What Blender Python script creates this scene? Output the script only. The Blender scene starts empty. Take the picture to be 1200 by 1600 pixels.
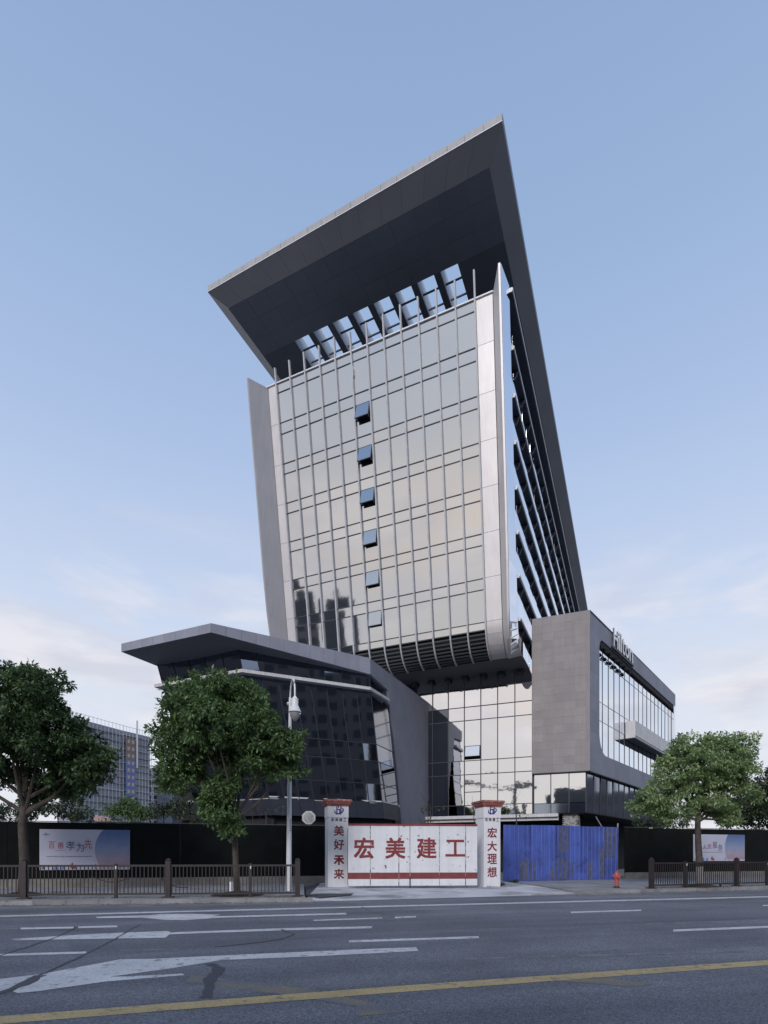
import bpy, math, random
import numpy as np
from mathutils import Vector as V, noise as mnoise

random.seed(7); rng = np.random.default_rng(7)
SC = bpy.context.scene
COL = SC.collection

# ------------------------------------------------------------------ camera
EYE = 1.65; F = 850.0; CX = 600.0; HY = 1335.0      # level view with vertical shift (architectural lens)
cam_d = bpy.data.cameras.new('camera'); cam = bpy.data.objects.new('camera', cam_d); COL.objects.link(cam)
cam_d.sensor_fit = 'HORIZONTAL'; cam_d.sensor_width = 24.0; cam_d.lens = 17.0
cam_d.shift_y = (HY - 800.0) / 1200.0
cam_d.clip_start = 0.1; cam_d.clip_end = 6000
cam.location = (0, 0, EYE); cam.rotation_euler = (math.pi / 2, 0, 0)
SC.camera = cam

# ------------------------------------------------------------------ world
SUN_EL = math.radians(30); SUN_DIR = V((-0.32, -1.0, 0)).normalized()      # towards the sun, behind the camera
SUN_ROT = math.atan2(SUN_DIR.x, SUN_DIR.y)
CLOUD = (1, 5, 2)
world = bpy.data.worlds.new('World'); SC.world = world; world.use_nodes = True
nt = world.node_tree; N = nt.nodes; L = nt.links
for n in list(N): N.remove(n)
def node(nt, t, **kw):
    n = nt.nodes.new(t)
    for k, v in kw.items(): setattr(n, k, v)
    return n
out = node(nt, 'ShaderNodeOutputWorld')
sky = node(nt, 'ShaderNodeTexSky', sky_type='NISHITA'); sky.sun_disc = False
sky.sun_elevation = SUN_EL; sky.sun_rotation = SUN_ROT; sky.dust_density = 2.0; sky.air_density = 1.0
bg1 = node(nt, 'ShaderNodeBackground'); bg1.inputs[1].default_value = 0.07
L.new(sky.outputs[0], bg1.inputs[0])
tc = node(nt, 'ShaderNodeTexCoord'); sep = node(nt, 'ShaderNodeSeparateXYZ'); L.new(tc.outputs['Generated'], sep.inputs[0])
ramp = node(nt, 'ShaderNodeValToRGB'); L.new(sep.outputs['Z'], ramp.inputs[0])
cr = ramp.color_ramp
stops = [(0.0, (.80, .81, .86)), (0.12, (.77, .795, .865)), (0.26, (.70, .76, .87)), (0.40, (.565, .665, .86)), (0.58, (.415, .54, .785)), (0.74, (.315, .445, .685)), (1.0, (.215, .33, .57))]
cr.elements[0].position = 0; cr.elements[0].color = (*stops[0][1], 1)
cr.elements[1].position = 1; cr.elements[1].color = (*stops[-1][1], 1)
for p, c in stops[1:-1]:
    e_ = cr.elements.new(p); e_.color = (*c, 1)
# evening warmth low in the sky on the side of the sun
dotn = node(nt, 'ShaderNodeVectorMath', operation='DOT_PRODUCT'); L.new(tc.outputs['Generated'], dotn.inputs[0]); dotn.inputs[1].default_value = (-0.75, -0.66, 0.0)
mr = node(nt, 'ShaderNodeMapRange'); mr.interpolation_type = 'SMOOTHSTEP'
mr.inputs['From Min'].default_value = 0.0; mr.inputs['From Max'].default_value = 0.75; L.new(dotn.outputs['Value'], mr.inputs['Value'])
mz = node(nt, 'ShaderNodeMapRange'); mz.interpolation_type = 'SMOOTHSTEP'
mz.inputs['From Min'].default_value = 0.48; mz.inputs['From Max'].default_value = 0.32; L.new(sep.outputs['Z'], mz.inputs['Value'])
mul = node(nt, 'ShaderNodeMath', operation='MULTIPLY'); L.new(mr.outputs[0], mul.inputs[0]); L.new(mz.outputs[0], mul.inputs[1])
mz2 = node(nt, 'ShaderNodeMapRange'); mz2.interpolation_type = 'SMOOTHSTEP'; mz2.inputs['From Min'].default_value = .85; mz2.inputs['From Max'].default_value = .35; L.new(sep.outputs['Z'], mz2.inputs['Value'])
mula = node(nt, 'ShaderNodeMath', operation='MULTIPLY'); L.new(mr.outputs[0], mula.inputs[0]); L.new(mz2.outputs[0], mula.inputs[1])
pale = node(nt, 'ShaderNodeMix', data_type='RGBA'); L.new(mula.outputs[0], pale.inputs[0]); L.new(ramp.outputs[0], pale.inputs[6]); pale.inputs[7].default_value = (.61, .645, .71, 1)
warm = node(nt, 'ShaderNodeMix', data_type='RGBA'); L.new(mul.outputs[0], warm.inputs[0]); L.new(pale.outputs[2], warm.inputs[6]); 
wr = node(nt, 'ShaderNodeValToRGB'); L.new(sep.outputs['Z'], wr.inputs[0]); we = wr.color_ramp.elements
we[0].position = 0; we[0].color = (.72, .70, .70, 1); we[1].position = .42; we[1].color = (.74, .71, .72, 1)
for p_, c_ in ((.15, (.71, .69, .70)), (.225, (.73, .70, .70)), (.30, (.87, .76, .685)), (.36, (.83, .76, .72))):
    x_ = we.new(p_); x_.color = (*c_, 1)
L.new(wr.outputs[0], warm.inputs[7])
# thin low clouds
mp = node(nt, 'ShaderNodeMapping'); mp.inputs['Scale'].default_value = (1.0, 1.0, 3.6); mp.inputs['Location'].default_value = CLOUD; L.new(tc.outputs['Generated'], mp.inputs[0])
cn = node(nt, 'ShaderNodeTexNoise'); cn.inputs['Scale'].default_value = 3.1; cn.inputs['Detail'].default_value = 7; cn.inputs['Roughness'].default_value = .58; cn.inputs['Distortion'].default_value = .3
L.new(mp.outputs[0], cn.inputs['Vector'])
cm = node(nt, 'ShaderNodeMapRange'); cm.interpolation_type = 'SMOOTHSTEP'; cm.inputs['From Min'].default_value = .44; cm.inputs['From Max'].default_value = .62; L.new(cn.outputs['Fac'], cm.inputs['Value'])
cz = node(nt, 'ShaderNodeMapRange'); cz.interpolation_type = 'SMOOTHSTEP'; cz.inputs['From Min'].default_value = .58; cz.inputs['From Max'].default_value = .22; L.new(sep.outputs['Z'], cz.inputs['Value'])
cmul = node(nt, 'ShaderNodeMath', operation='MULTIPLY'); L.new(cm.outputs[0], cmul.inputs[0]); L.new(cz.outputs[0], cmul.inputs[1])
cmul2 = node(nt, 'ShaderNodeMath', operation='MULTIPLY'); L.new(cmul.outputs[0], cmul2.inputs[0]); cmul2.inputs[1].default_value = .80
cl = node(nt, 'ShaderNodeMix', data_type='RGBA'); L.new(cmul2.outputs[0], cl.inputs[0]); L.new(warm.outputs[2], cl.inputs[6]); 
cn2 = node(nt, 'ShaderNodeTexNoise'); cn2.inputs['Scale'].default_value = 6.0; cn2.inputs['Detail'].default_value = 5; L.new(mp.outputs[0], cn2.inputs['Vector'])
cm2 = node(nt, 'ShaderNodeMapRange'); cm2.inputs['From Min'].default_value = .42; cm2.inputs['From Max'].default_value = .60; L.new(cn2.outputs['Fac'], cm2.inputs['Value'])
cc = node(nt, 'ShaderNodeMix', data_type='RGBA'); L.new(cm2.outputs[0], cc.inputs[0]); cc.inputs[6].default_value = (.66, .655, .73, 1); cc.inputs[7].default_value = (.88, .84, .86, 1)
L.new(cc.outputs[2], cl.inputs[7])
bg2 = node(nt, 'ShaderNodeBackground'); bg2.inputs[1].default_value = 1.0; L.new(cl.outputs[2], bg2.inputs[0])
ms = node(nt, 'ShaderNodeMixShader'); ms.inputs[0].default_value = .9
L.new(bg1.outputs[0], ms.inputs[1]); L.new(bg2.outputs[0], ms.inputs[2]); L.new(ms.outputs[0], out.inputs[0])

sl = bpy.data.lights.new('sun', 'SUN'); sl.energy = 1.65; sl.angle = math.radians(18); sl.color = (1.0, .95, .93)
so = bpy.data.objects.new('sun', sl); COL.objects.link(so)
sdir = V((SUN_DIR.x * math.cos(SUN_EL), SUN_DIR.y * math.cos(SUN_EL), math.sin(SUN_EL)))
so.rotation_euler = sdir.to_track_quat('Z', 'Y').to_euler(); so.location = (0, -20, 60)

vs = SC.view_settings
vs.view_transform = 'Standard'; vs.look = 'None'; vs.gamma = 1; vs.exposure = 0.12; vs.use_curve_mapping = False
SC.cycles.max_bounces = 8; SC.cycles.glossy_bounces = 4; SC.cycles.use_denoising = True

# ------------------------------------------------------------------ measuring helpers
def W(px, py, z):                     # the point at height z seen at a spot of the photograph
    Y = (z - EYE) * F / (HY - py); return V(((px - CX) / F * Y, Y, z))
def D(px, py, Y):                     # ... at distance Y (in survey units, K metres each)
    Y = Y * K; return V(((px - CX) / F * Y, Y, EYE + (HY - py) / F * Y))
def on_line(px, p, d):                # ground-plan point of line p+s*d seen in image column px
    k = (px - CX) / F; s = (k * p.y - p.x) / (d.x - k * d.y); return s
K = F / 1200.0
def xy(v, z): return V((v.x, v.y, z))
def lerp(a, b, t): return a + (b - a) * t
Z = V((0, 0, 1))

# ------------------------------------------------------------------ materials
MATS = {}
def mat(name, col, rough=.6, metal=0.0, var=0.0, vscale=1.0, fine=0.0, fscale=20.0, rand=0.0, bump=0.0, bscale=30.0, bdist=.01,
        streak=0.0, col2=None, c2scale=1.0, c2lo=.5, c2hi=.6, emit=None, alpha=None, spec=.5, stretch=(1, 1, 1)):
    if name in MATS: return MATS[name]
    m = bpy.data.materials.new(name); m.use_nodes = True; nt = m.node_tree; b = nt.nodes['Principled BSDF']
    b.inputs['Roughness'].default_value = rough; b.inputs['Metallic'].default_value = metal; b.inputs['Specular IOR Level'].default_value = spec
    b.inputs['Base Color'].default_value = (*col, 1)
    tc = node(nt, 'ShaderNodeTexCoord'); mp = node(nt, 'ShaderNodeMapping'); nt.links.new(tc.outputs['Object'], mp.inputs[0]); mp.inputs['Scale'].default_value = stretch
    src = None; vec = mp.outputs[0]
    def rgb(c): 
        r = node(nt, 'ShaderNodeRGB'); r.outputs[0].default_value = (*c, 1); return r.outputs[0]
    src = rgb(col)
    def noise(scale, detail=4, rough=.55, v=None):
        n = node(nt, 'ShaderNodeTexNoise'); n.inputs['Scale'].default_value = scale; n.inputs['Detail'].default_value = detail; n.inputs['Roughness'].default_value = rough
        nt.links.new(v or vec, n.inputs['Vector']); return n.outputs['Fac']
    def scale_by(src, fac, lo, hi, flo=.3, fhi=.7):
        mr = node(nt, 'ShaderNodeMapRange'); mr.inputs['From Min'].default_value = flo; mr.inputs['From Max'].default_value = fhi
        mr.inputs['To Min'].default_value = lo; mr.inputs['To Max'].default_value = hi; nt.links.new(fac, mr.inputs['Value'])
        vm = node(nt, 'ShaderNodeVectorMath', operation='SCALE'); nt.links.new(src, vm.inputs[0]); nt.links.new(mr.outputs[0], vm.inputs['Scale']); return vm.outputs[0]
    if col2:
        mr = node(nt, 'ShaderNodeMapRange'); mr.inputs['From Min'].default_value = c2lo; mr.inputs['From Max'].default_value = c2hi
        nt.links.new(noise(c2scale, 6, .6), mr.inputs['Value'])
        mx = node(nt, 'ShaderNodeMix', data_type='RGBA'); nt.links.new(mr.outputs[0], mx.inputs[0]); nt.links.new(src, mx.inputs[6]); mx.inputs[7].default_value = (*col2, 1); src = mx.outputs[2]
    if var: src = scale_by(src, noise(vscale), 1 - var, 1 + var)
    if fine: src = scale_by(src, noise(fscale, 2), 1 - fine, 1 + fine)
    if streak:
        mp2 = node(nt, 'ShaderNodeMapping'); nt.links.new(tc.outputs['Object'], mp2.inputs[0]); mp2.inputs['Scale'].default_value = (3, 3, .12)
        src = scale_by(src, noise(2.0, 4, .6, mp2.outputs[0]), 1 - streak, 1 + streak * .4)
    if rand:
        oi = node(nt, 'ShaderNodeObjectInfo'); src = scale_by(src, oi.outputs['Random'], 1 - rand, 1 + rand, 0, 1)
    nt.links.new(src, b.inputs['Base Color'])
    if bump:
        bp = node(nt, 'ShaderNodeBump'); bp.inputs['Strength'].default_value = bump; bp.inputs['Distance'].default_value = bdist
        nt.links.new(noise(bscale, 3), bp.inputs['Height']); nt.links.new(bp.outputs[0], b.inputs['Normal'])
    if emit: b.inputs['Emission Color'].default_value = (*emit, 1); b.inputs['Emission Strength'].default_value = 1
    MATS[name] = m; return m

M_GLASS = mat('tower_glass', (.62, .63, .64), .035, 1.0, rand=.014, bump=.05, bscale=.5, bdist=.05)
M_PGLASS = mat('podium_glass', (.78, .79, .81), .03, 1.0, rand=.03, bump=.10, bscale=.6, bdist=.05)
M_RGLASS = mat('dark_reflection_glass', (.16, .175, .205), .04, 1.0, rand=.08, bump=.10, bscale=.6, bdist=.05)  # dark reflection of the wedge wall put into the pane colour
M_SGLASS = mat('side_glass', (.80, .84, .90), .04, 1.0, rand=.04, bump=.06, bscale=.5, bdist=.03)
M_DGLASS = mat('pavilion_glass', (.21, .235, .28), .03, 1.0, rand=.10, bump=.035, bscale=.6, bdist=.05)
M_LGLASS = mat('dull_blue_glass', (.30, .34, .42), .08, 1.0, rand=.08, bump=.08, bscale=.6, bdist=.04)  # blue-grey glass, duller than the side glass and slightly rougher
M_DARK = mat('dark_void', (.012, .013, .016), .9)
M_BODY = mat('interior_dark', (.02, .022, .026), .9)
M_MULL = mat('silver_mullion', (.48, .49, .52), .65, .0, var=.12, vscale=1.5)
M_TRAN = mat('dark_transom', (.05, .055, .065), .5, .3)
M_ALU = mat('pale_aluminium_cladding', (.66, .64, .65), .38, .25, var=.05, vscale=.6, rand=.04, streak=.08)
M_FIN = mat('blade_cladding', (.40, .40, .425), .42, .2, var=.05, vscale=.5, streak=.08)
M_EDGE = mat('white_edge_trim', (.72, .72, .74), .45, .1)
M_STONE = mat('grey_brown_stone', (.305, .285, .29), .75, var=.08, vscale=.6, rand=.07, fine=.06, fscale=14, bump=.3, bscale=25, streak=.06)
M_STONE2 = mat('blue_shade_stone', (.27, .285, .35), .75, var=.08, vscale=.8, rand=.06, fine=.05, fscale=14, streak=.07)  # same stone, with the bluish shade of the side faces put into its colour
M_ROOFC = mat('dark_grey_roof_cladding', (.17, .185, .225), .55, .15, var=.08, vscale=.25, rand=.06)
M_FASC = mat('pale_grey_fascia', (.40, .40, .42), .6, var=.1, vscale=.8, streak=.1)
M_LEDGE = mat('white_ledge', (.62, .62, .64), .5, var=.08, streak=.18)
M_SHADE = mat('dark_sunshade', (.035, .042, .062), .5, .3)
M_LOUV = mat('louvre_metal', (.13, .135, .15), .4, .5)
M_ASPH = mat('asphalt', (.135, .141, .165), .82, var=.22, vscale=.35, fine=.55, fscale=55, bump=.5, bscale=70, bdist=.01, col2=(.15, .156, .178), c2scale=.12, c2lo=.45, c2hi=.7, spec=.3)
M_PAVE = mat('pavement_concrete', (.25, .25, .26), .85, var=.2, vscale=.8, fine=.12, fscale=18, bump=.3, bscale=30, col2=(.17, .17, .18), c2scale=.5, c2lo=.5, c2hi=.65)
M_APRON = mat('pale_dusty_concrete', (.50, .50, .53), .85, var=.18, vscale=.7, fine=.1, fscale=15, bump=.3, bscale=25, col2=(.24, .24, .25), c2scale=.45, c2lo=.48, c2hi=.62)
M_KERB = mat('kerb_concrete', (.26, .26, .265), .85, var=.2, vscale=2, rand=.14, bump=.4, bscale=25)
M_WPAINT = mat('worn_white_road_paint', (.55, .55, .57), .7, var=.15, vscale=1.2, fine=.2, fscale=30, col2=(.19, .19, .21), c2scale=5.0, c2lo=.56, c2hi=.68)
M_YPAINT = mat('worn_yellow_road_paint', (.44, .33, .16), .7, var=.15, vscale=1.2, fine=.2, fscale=30, col2=(.16, .145, .12), c2scale=6.0, c2lo=.55, c2hi=.68)
M_FAINT = mat('faint_old_paint', (.20, .20, .20), .8, fine=.4, fscale=50, col2=(.13, .134, .152), c2scale=3.0, c2lo=.42, c2hi=.58)
M_FAINTY = mat('faint_old_yellow_paint', (.20, .175, .13), .8, fine=.4, fscale=50, col2=(.13, .134, .152), c2scale=1.6, c2lo=.40, c2hi=.60)
M_TAR = mat('tar_crack_sealant', (.05, .052, .062), .6)
M_PATCH = mat('dark_asphalt_patch', (.055, .056, .062), .85, var=.2, vscale=2, fine=.4, fscale=40, bump=.6, bscale=30, bdist=.02)
M_GROUND = mat('dusty_ground', (.14, .145, .15), .95, var=.3, vscale=.05)
M_TURF = mat('black_green_turf_panel', (.0075, .0095, .0095), .95, var=.25, vscale=1.5, fine=.5, fscale=90, rand=.2, bump=.8, bscale=120, bdist=.02, spec=.15)
M_PLINTH = mat('weathered_concrete_plinth', (.20, .19, .18), .9, var=.25, vscale=2, bump=.5, bscale=20)
M_RAIL = mat('brown_railing_paint', (.040, .032, .033), .5, .1, var=.15, vscale=4)
M_RAILH = mat('galvanised_pipe', (.35, .35, .36), .4, .5)
M_WHITE = mat('white_pillar_paint', (.80, .805, .84), .6, var=.05, vscale=1.5, col2=(.42, .42, .43), c2scale=2.2, c2lo=.64, c2hi=.80, streak=.06)
M_RED = mat('faded_red_paint', (.20, .042, .048), .55, var=.2, vscale=3, fine=.1)
M_CAPRED = mat('dusty_red_cap', (.30, .10, .085), .65, var=.2, vscale=3, col2=(.36, .22, .20), c2scale=6, c2lo=.52, c2hi=.68)
M_LETRED = mat('red_lettering', (.225, .034, .038), .5, var=.15, vscale=8)
M_SMALL = mat('dark_plum_lettering', (.10, .05, .08), .6)
M_NAVY = mat('navy_emblem_blue', (.025, .03, .20), .5)
M_GATE = mat('chipped_white_gate_paint', (.73, .745, .78), .5, var=.06, vscale=1.5, streak=.08, col2=(.17, .16, .155), c2scale=5.2, c2lo=.635, c2hi=.67)
M_CRK = mat('rusty_gate_seam', (.10, .09, .09), .8, col2=(.45, .45, .46), c2scale=5, c2lo=.45, c2hi=.55)
M_BLUE = mat('faded_blue_sheet_metal', (.085, .135, .46), .5, .05, var=.22, vscale=1.2, rand=.10, streak=.12, col2=(.06, .075, .26), c2scale=2.4, c2lo=.52, c2hi=.66)
M_BPATCH = mat('grey_worn_patch', (.10, .11, .17), .75, var=.3, vscale=4, fine=.2, fscale=30, col2=(.085, .11, .38), c2scale=3.5, c2lo=.56, c2hi=.68)
M_BRIDGE = mat('pale_blue_sheet_ridge', (.16, .19, .60), .45)
M_HYD = mat('coral_red_hydrant', (.45, .10, .075), .4, var=.12, vscale=12)
M_LAMP = mat('white_lamp_enamel', (.72, .73, .76), .35, var=.05, vscale=3)
M_LENS = mat('lamp_glass_bowl', (.32, .32, .34), .12, .0, spec=.9)
M_BARK = mat('bark', (.075, .062, .055), .9, var=.3, vscale=5, bump=.8, bscale=18, bdist=.02)
M_LIME = mat('limewashed_bark', (.38, .37, .36), .9, var=.2, vscale=5)
M_SOIL = mat('dark_soil', (.03, .027, .024), .95, var=.3, vscale=5, bump=1, bscale=15, bdist=.04)
M_BRICK = mat('painted_brick', (.40, .40, .41), .85, rand=.18, var=.2, vscale=8, col2=(.14, .12, .12), c2scale=6, c2lo=.52, c2hi=.6)
M_FAR = mat('hazed_scaffold_net', (.27, .30, .36), .9, var=.12, vscale=.25, streak=.15)  # haze painted in: net, blue panel and window board colours muted and paled
M_FARS = mat('far_concrete_slab', (.42, .44, .48), .9)
M_FARD = mat('far_dark_opening', (.05, .06, .085), .9)
M_FARB = mat('hazed_blue_panel', (.13, .17, .36), .8)
M_FARR = mat('far_brown_panel', (.19, .15, .155), .8)
M_FARW = mat('hazed_window_board', (.42, .36, .29), .8)
M_POLE = mat('scaffold_pole', (.42, .43, .46), .6)
M_CITY = mat('city_facade', (.25, .225, .21), .85, rand=.1)
M_CITYD = mat('city_dark', (.085, .09, .10), .7)
M_POST = mat('poster_vinyl', (.47, .485, .60), .5, var=.03, vscale=1.5)
M_HOSE = mat('black_hose', (.015, .015, .017), .6)

def lane_wear(m, ang, amt):
    nt = m.node_tree; b = nt.nodes['Principled BSDF']; src = b.inputs['Base Color'].links[0].from_socket
    tc = node(nt, 'ShaderNodeTexCoord'); r1 = node(nt, 'ShaderNodeVectorRotate', rotation_type='Z_AXIS'); r1.inputs['Angle'].default_value = -ang; nt.links.new(tc.outputs['Object'], r1.inputs['Vector'])
    m1 = node(nt, 'ShaderNodeMapping'); m1.inputs['Scale'].default_value = (.05, 1.1, 1); nt.links.new(r1.outputs[0], m1.inputs[0])
    n1 = node(nt, 'ShaderNodeTexNoise'); n1.inputs['Scale'].default_value = 1.0; n1.inputs['Detail'].default_value = 5; nt.links.new(m1.outputs[0], n1.inputs['Vector'])
    mr = node(nt, 'ShaderNodeMapRange'); mr.inputs['From Min'].default_value = .3; mr.inputs['From Max'].default_value = .7; mr.inputs['To Min'].default_value = 1 - amt; mr.inputs['To Max'].default_value = 1 + amt; nt.links.new(n1.outputs['Fac'], mr.inputs['Value'])
    vo = node(nt, 'ShaderNodeTexVoronoi'); vo.inputs['Scale'].default_value = 42; nt.links.new(tc.outputs['Object'], vo.inputs['Vector'])
    m2 = node(nt, 'ShaderNodeMapRange'); m2.inputs['From Min'].default_value = .0; m2.inputs['From Max'].default_value = 1.0; m2.inputs['To Min'].default_value = .72; m2.inputs['To Max'].default_value = 1.36
    sp = node(nt, 'ShaderNodeSeparateColor'); nt.links.new(vo.outputs['Color'], sp.inputs[0]); nt.links.new(sp.outputs[0], m2.inputs['Value'])
    mu = node(nt, 'ShaderNodeMath', operation='MULTIPLY'); nt.links.new(mr.outputs[0], mu.inputs[0]); nt.links.new(m2.outputs[0], mu.inputs[1])
    vm = node(nt, 'ShaderNodeVectorMath', operation='SCALE'); nt.links.new(src, vm.inputs[0]); nt.links.new(mu.outputs[0], vm.inputs['Scale']); nt.links.new(vm.outputs[0], b.inputs['Base Color'])
M_RES1 = mat('resurfaced_asphalt', (.108, .114, .135), .85, var=.2, vscale=.3, fine=.5, fscale=55, bump=.5, bscale=70, bdist=.01)
M_RES2 = mat('resurfaced_asphalt_b', (.128, .134, .154), .85, var=.25, vscale=.5, fine=.6, fscale=50, bump=.6, bscale=60, bdist=.012)
lane_wear(M_RES1, math.atan2(.257, .966), .17); lane_wear(M_RES2, math.atan2(.257, .966), .20)
lane_wear(M_ASPH, math.atan2(.257, .966), .22)
def leaf_mat(name, c1, c2, trans=.35):
    m = bpy.data.materials.new(name); m.use_nodes = True; nt = m.node_tree
    for n in list(nt.nodes): nt.nodes.remove(n)
    o = node(nt, 'ShaderNodeOutputMaterial'); at = node(nt, 'ShaderNodeAttribute'); at.attribute_name = 'tone'
    mx = node(nt, 'ShaderNodeMix', data_type='RGBA'); nt.links.new(at.outputs['Fac'], mx.inputs[0]); mx.inputs[6].default_value = (*c1, 1); mx.inputs[7].default_value = (*c2, 1)
    b = node(nt, 'ShaderNodeBsdfPrincipled'); b.inputs['Roughness'].default_value = .5; nt.links.new(mx.outputs[2], b.inputs['Base Color'])
    t = node(nt, 'ShaderNodeBsdfTranslucent'); nt.links.new(mx.outputs[2], t.inputs[0])
    s = node(nt, 'ShaderNodeMixShader'); s.inputs[0].default_value = trans; nt.links.new(b.outputs[0], s.inputs[1]); nt.links.new(t.outputs[0], s.inputs[2]); nt.links.new(s.outputs[0], o.inputs[0])
    return m
M_LEAFD = leaf_mat('dark_green_leaves', (.038, .072, .034), (.135, .215, .085))
M_LEAFM = leaf_mat('mid_green_leaves', (.06, .11, .045), (.19, .30, .11))
M_LEAFB = leaf_mat('fresh_green_leaves', (.15, .235, .095), (.42, .54, .26))
M_LEAFF = leaf_mat('far_dull_leaves', (.028, .042, .026), (.080, .115, .055), .2)

# ------------------------------------------------------------------ object helpers
ORG = {}
def org(o): return ORG.get(o.name, V((0, 0, 0))) if o else V((0, 0, 0))
def tag(o, label=None, cat=None, group=None, kind=None):
    if label: o['label'] = label
    if cat: o['category'] = cat
    if group: o['group'] = group
    if kind: o['kind'] = kind
    return o
def thing(name, label, cat, loc, group=None, kind=None):
    o = bpy.data.objects.new(name, None); COL.objects.link(o); o.location = loc; o.empty_display_size = .3
    ORG[o.name] = V(loc); return tag(o, label, cat, group, kind)
class MB:
    def __init__(s): s.v = []; s.f = []
    def poly(s, pts):
        n = len(s.v); s.v += [V(p) for p in pts]; s.f.append(tuple(range(n, n + len(pts)))); return s
    def box(s, o, a, b, c):
        o, a, b, c = V(o), V(a), V(b), V(c); n = len(s.v)
        if a.cross(b).dot(c) < 0: a, b = b, a
        s.v += [o, o + a, o + a + b, o + b, o + c, o + a + c, o + a + b + c, o + b + c]
        s.f += [(n + 3, n + 2, n + 1, n), (n + 4, n + 5, n + 6, n + 7), (n, n + 1, n + 5, n + 4), (n + 1, n + 2, n + 6, n + 5), (n + 2, n + 3, n + 7, n + 6), (n + 3, n, n + 4, n + 7)]
        return s
    def hexa(s, q0, q1):          # two quads joined
        n = len(s.v); s.v += [V(p) for p in q0] + [V(p) for p in q1]
        s.f += [(n + 3, n + 2, n + 1, n), (n + 4, n + 5, n + 6, n + 7)] + [(n + i, n + (i + 1) % 4, n + 4 + (i + 1) % 4, n + 4 + i) for i in range(4)]
        return s
    def prism(s, pts, vec):
        n = len(s.v); k = len(pts); vec = V(vec); s.v += [V(p) for p in pts] + [V(p) + vec for p in pts]
        s.f += [tuple(range(n + k - 1, n - 1, -1)), tuple(range(n + k, n + 2 * k))] + [(n + i, n + (i + 1) % k, n + k + (i + 1) % k, n + k + i) for i in range(k)]
        return s
    def loft(s, rings, closed=True, caps=True):
        n = len(s.v); k = len(rings[0])
        for r in rings: s.v += [V(p) for p in r]
        for j in range(len(rings) - 1):
            for i in range(k if closed else k - 1):
                a = n + j * k + i; b = n + j * k + (i + 1) % k
                s.f.append((a, b, b + k, a + k))
        if caps and closed:
            s.f.append(tuple(range(n + k - 1, n - 1, -1))); m = n + (len(rings) - 1) * k; s.f.append(tuple(range(m, m + k)))
        return s
    def tube(s, pts, rad, k=8):
        rings = []
        for i, p in enumerate(pts):
            p = V(p); a = V(pts[max(i - 1, 0)]); b = V(pts[min(i + 1, len(pts) - 1)]); t = (b - a).normalized()
            u = t.cross(V((.3, .9, .1)) if abs(t.z) > .8 else Z).normalized(); w = t.cross(u); r = rad[i] if isinstance(rad, (list, tuple)) else rad
            rings.append([p + u * r * math.cos(2 * math.pi * j / k) + w * r * math.sin(2 * math.pi * j / k) for j in range(k)])
        return s.loft(rings)
    def lathe(s, c, prof, k=12, ax=Z):
        c = V(c); ax = V(ax).normalized(); u = ax.cross(V((0, 1, .01))).normalized(); w = ax.cross(u)
        return s.loft([[c + ax * h + (u * math.cos(2 * math.pi * j / k) + w * math.sin(2 * math.pi * j / k)) * r for j in range(k)] for r, h in prof])
    def build(s, name, m, parent=None, at=None, smooth=False, label=None, kind=None, cat=None, group=None):
        o0 = org(parent) if parent else V(at) if at is not None else V((0, 0, 0))
        wloc = V(at) if (at is not None and parent) else o0
        me = bpy.data.meshes.new(name); me.from_pydata([tuple(p - wloc) for p in s.v], [], s.f); me.materials.append(m); me.update()
        if smooth:
            me.polygons.foreach_set('use_smooth', [True] * len(me.polygons))
            try: me.set_sharp_from_angle(angle=math.radians(38))
            except Exception: pass
        o = bpy.data.objects.new(name, me); COL.objects.link(o); ORG[o.name] = wloc
        if parent: o.parent = parent; o.location = wloc - o0
        else: o.location = wloc
        return tag(o, label, cat, group, kind)
def share(src, name, parent, world, rotz=0):
    o = bpy.data.objects.new(name, src.data); COL.objects.link(o); o.parent = parent; o.location = V(world) - org(parent); o.rotation_euler = (0, 0, rotz); ORG[o.name] = V(world); return o
def pane(name, q, n, m, parent, th=.03, jit=.006, label=None):
    n = V(n).normalized(); a, b = random.uniform(-jit, jit), random.uniform(-jit, jit)
    ins = .012; c = (q[0] + q[1] + q[2] + q[3]) / 4
    q = [p + (c - p).normalized() * ins for p in q]
    off = [-a - b, a - b, a + b, -a + b]
    q1 = [p + n * off[i] for i, p in enumerate(q)]
    if (q1[1] - q1[0]).cross(q1[3] - q1[0]).dot(n) < 0:
        return MB().hexa([q1[i] - n * th for i in (0, 3, 2, 1)], [q1[i] for i in (0, 3, 2, 1)]).build(name, m, parent, label=label)
    return MB().hexa([p - n * th for p in q1], q1).build(name, m, parent, label=label)

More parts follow.
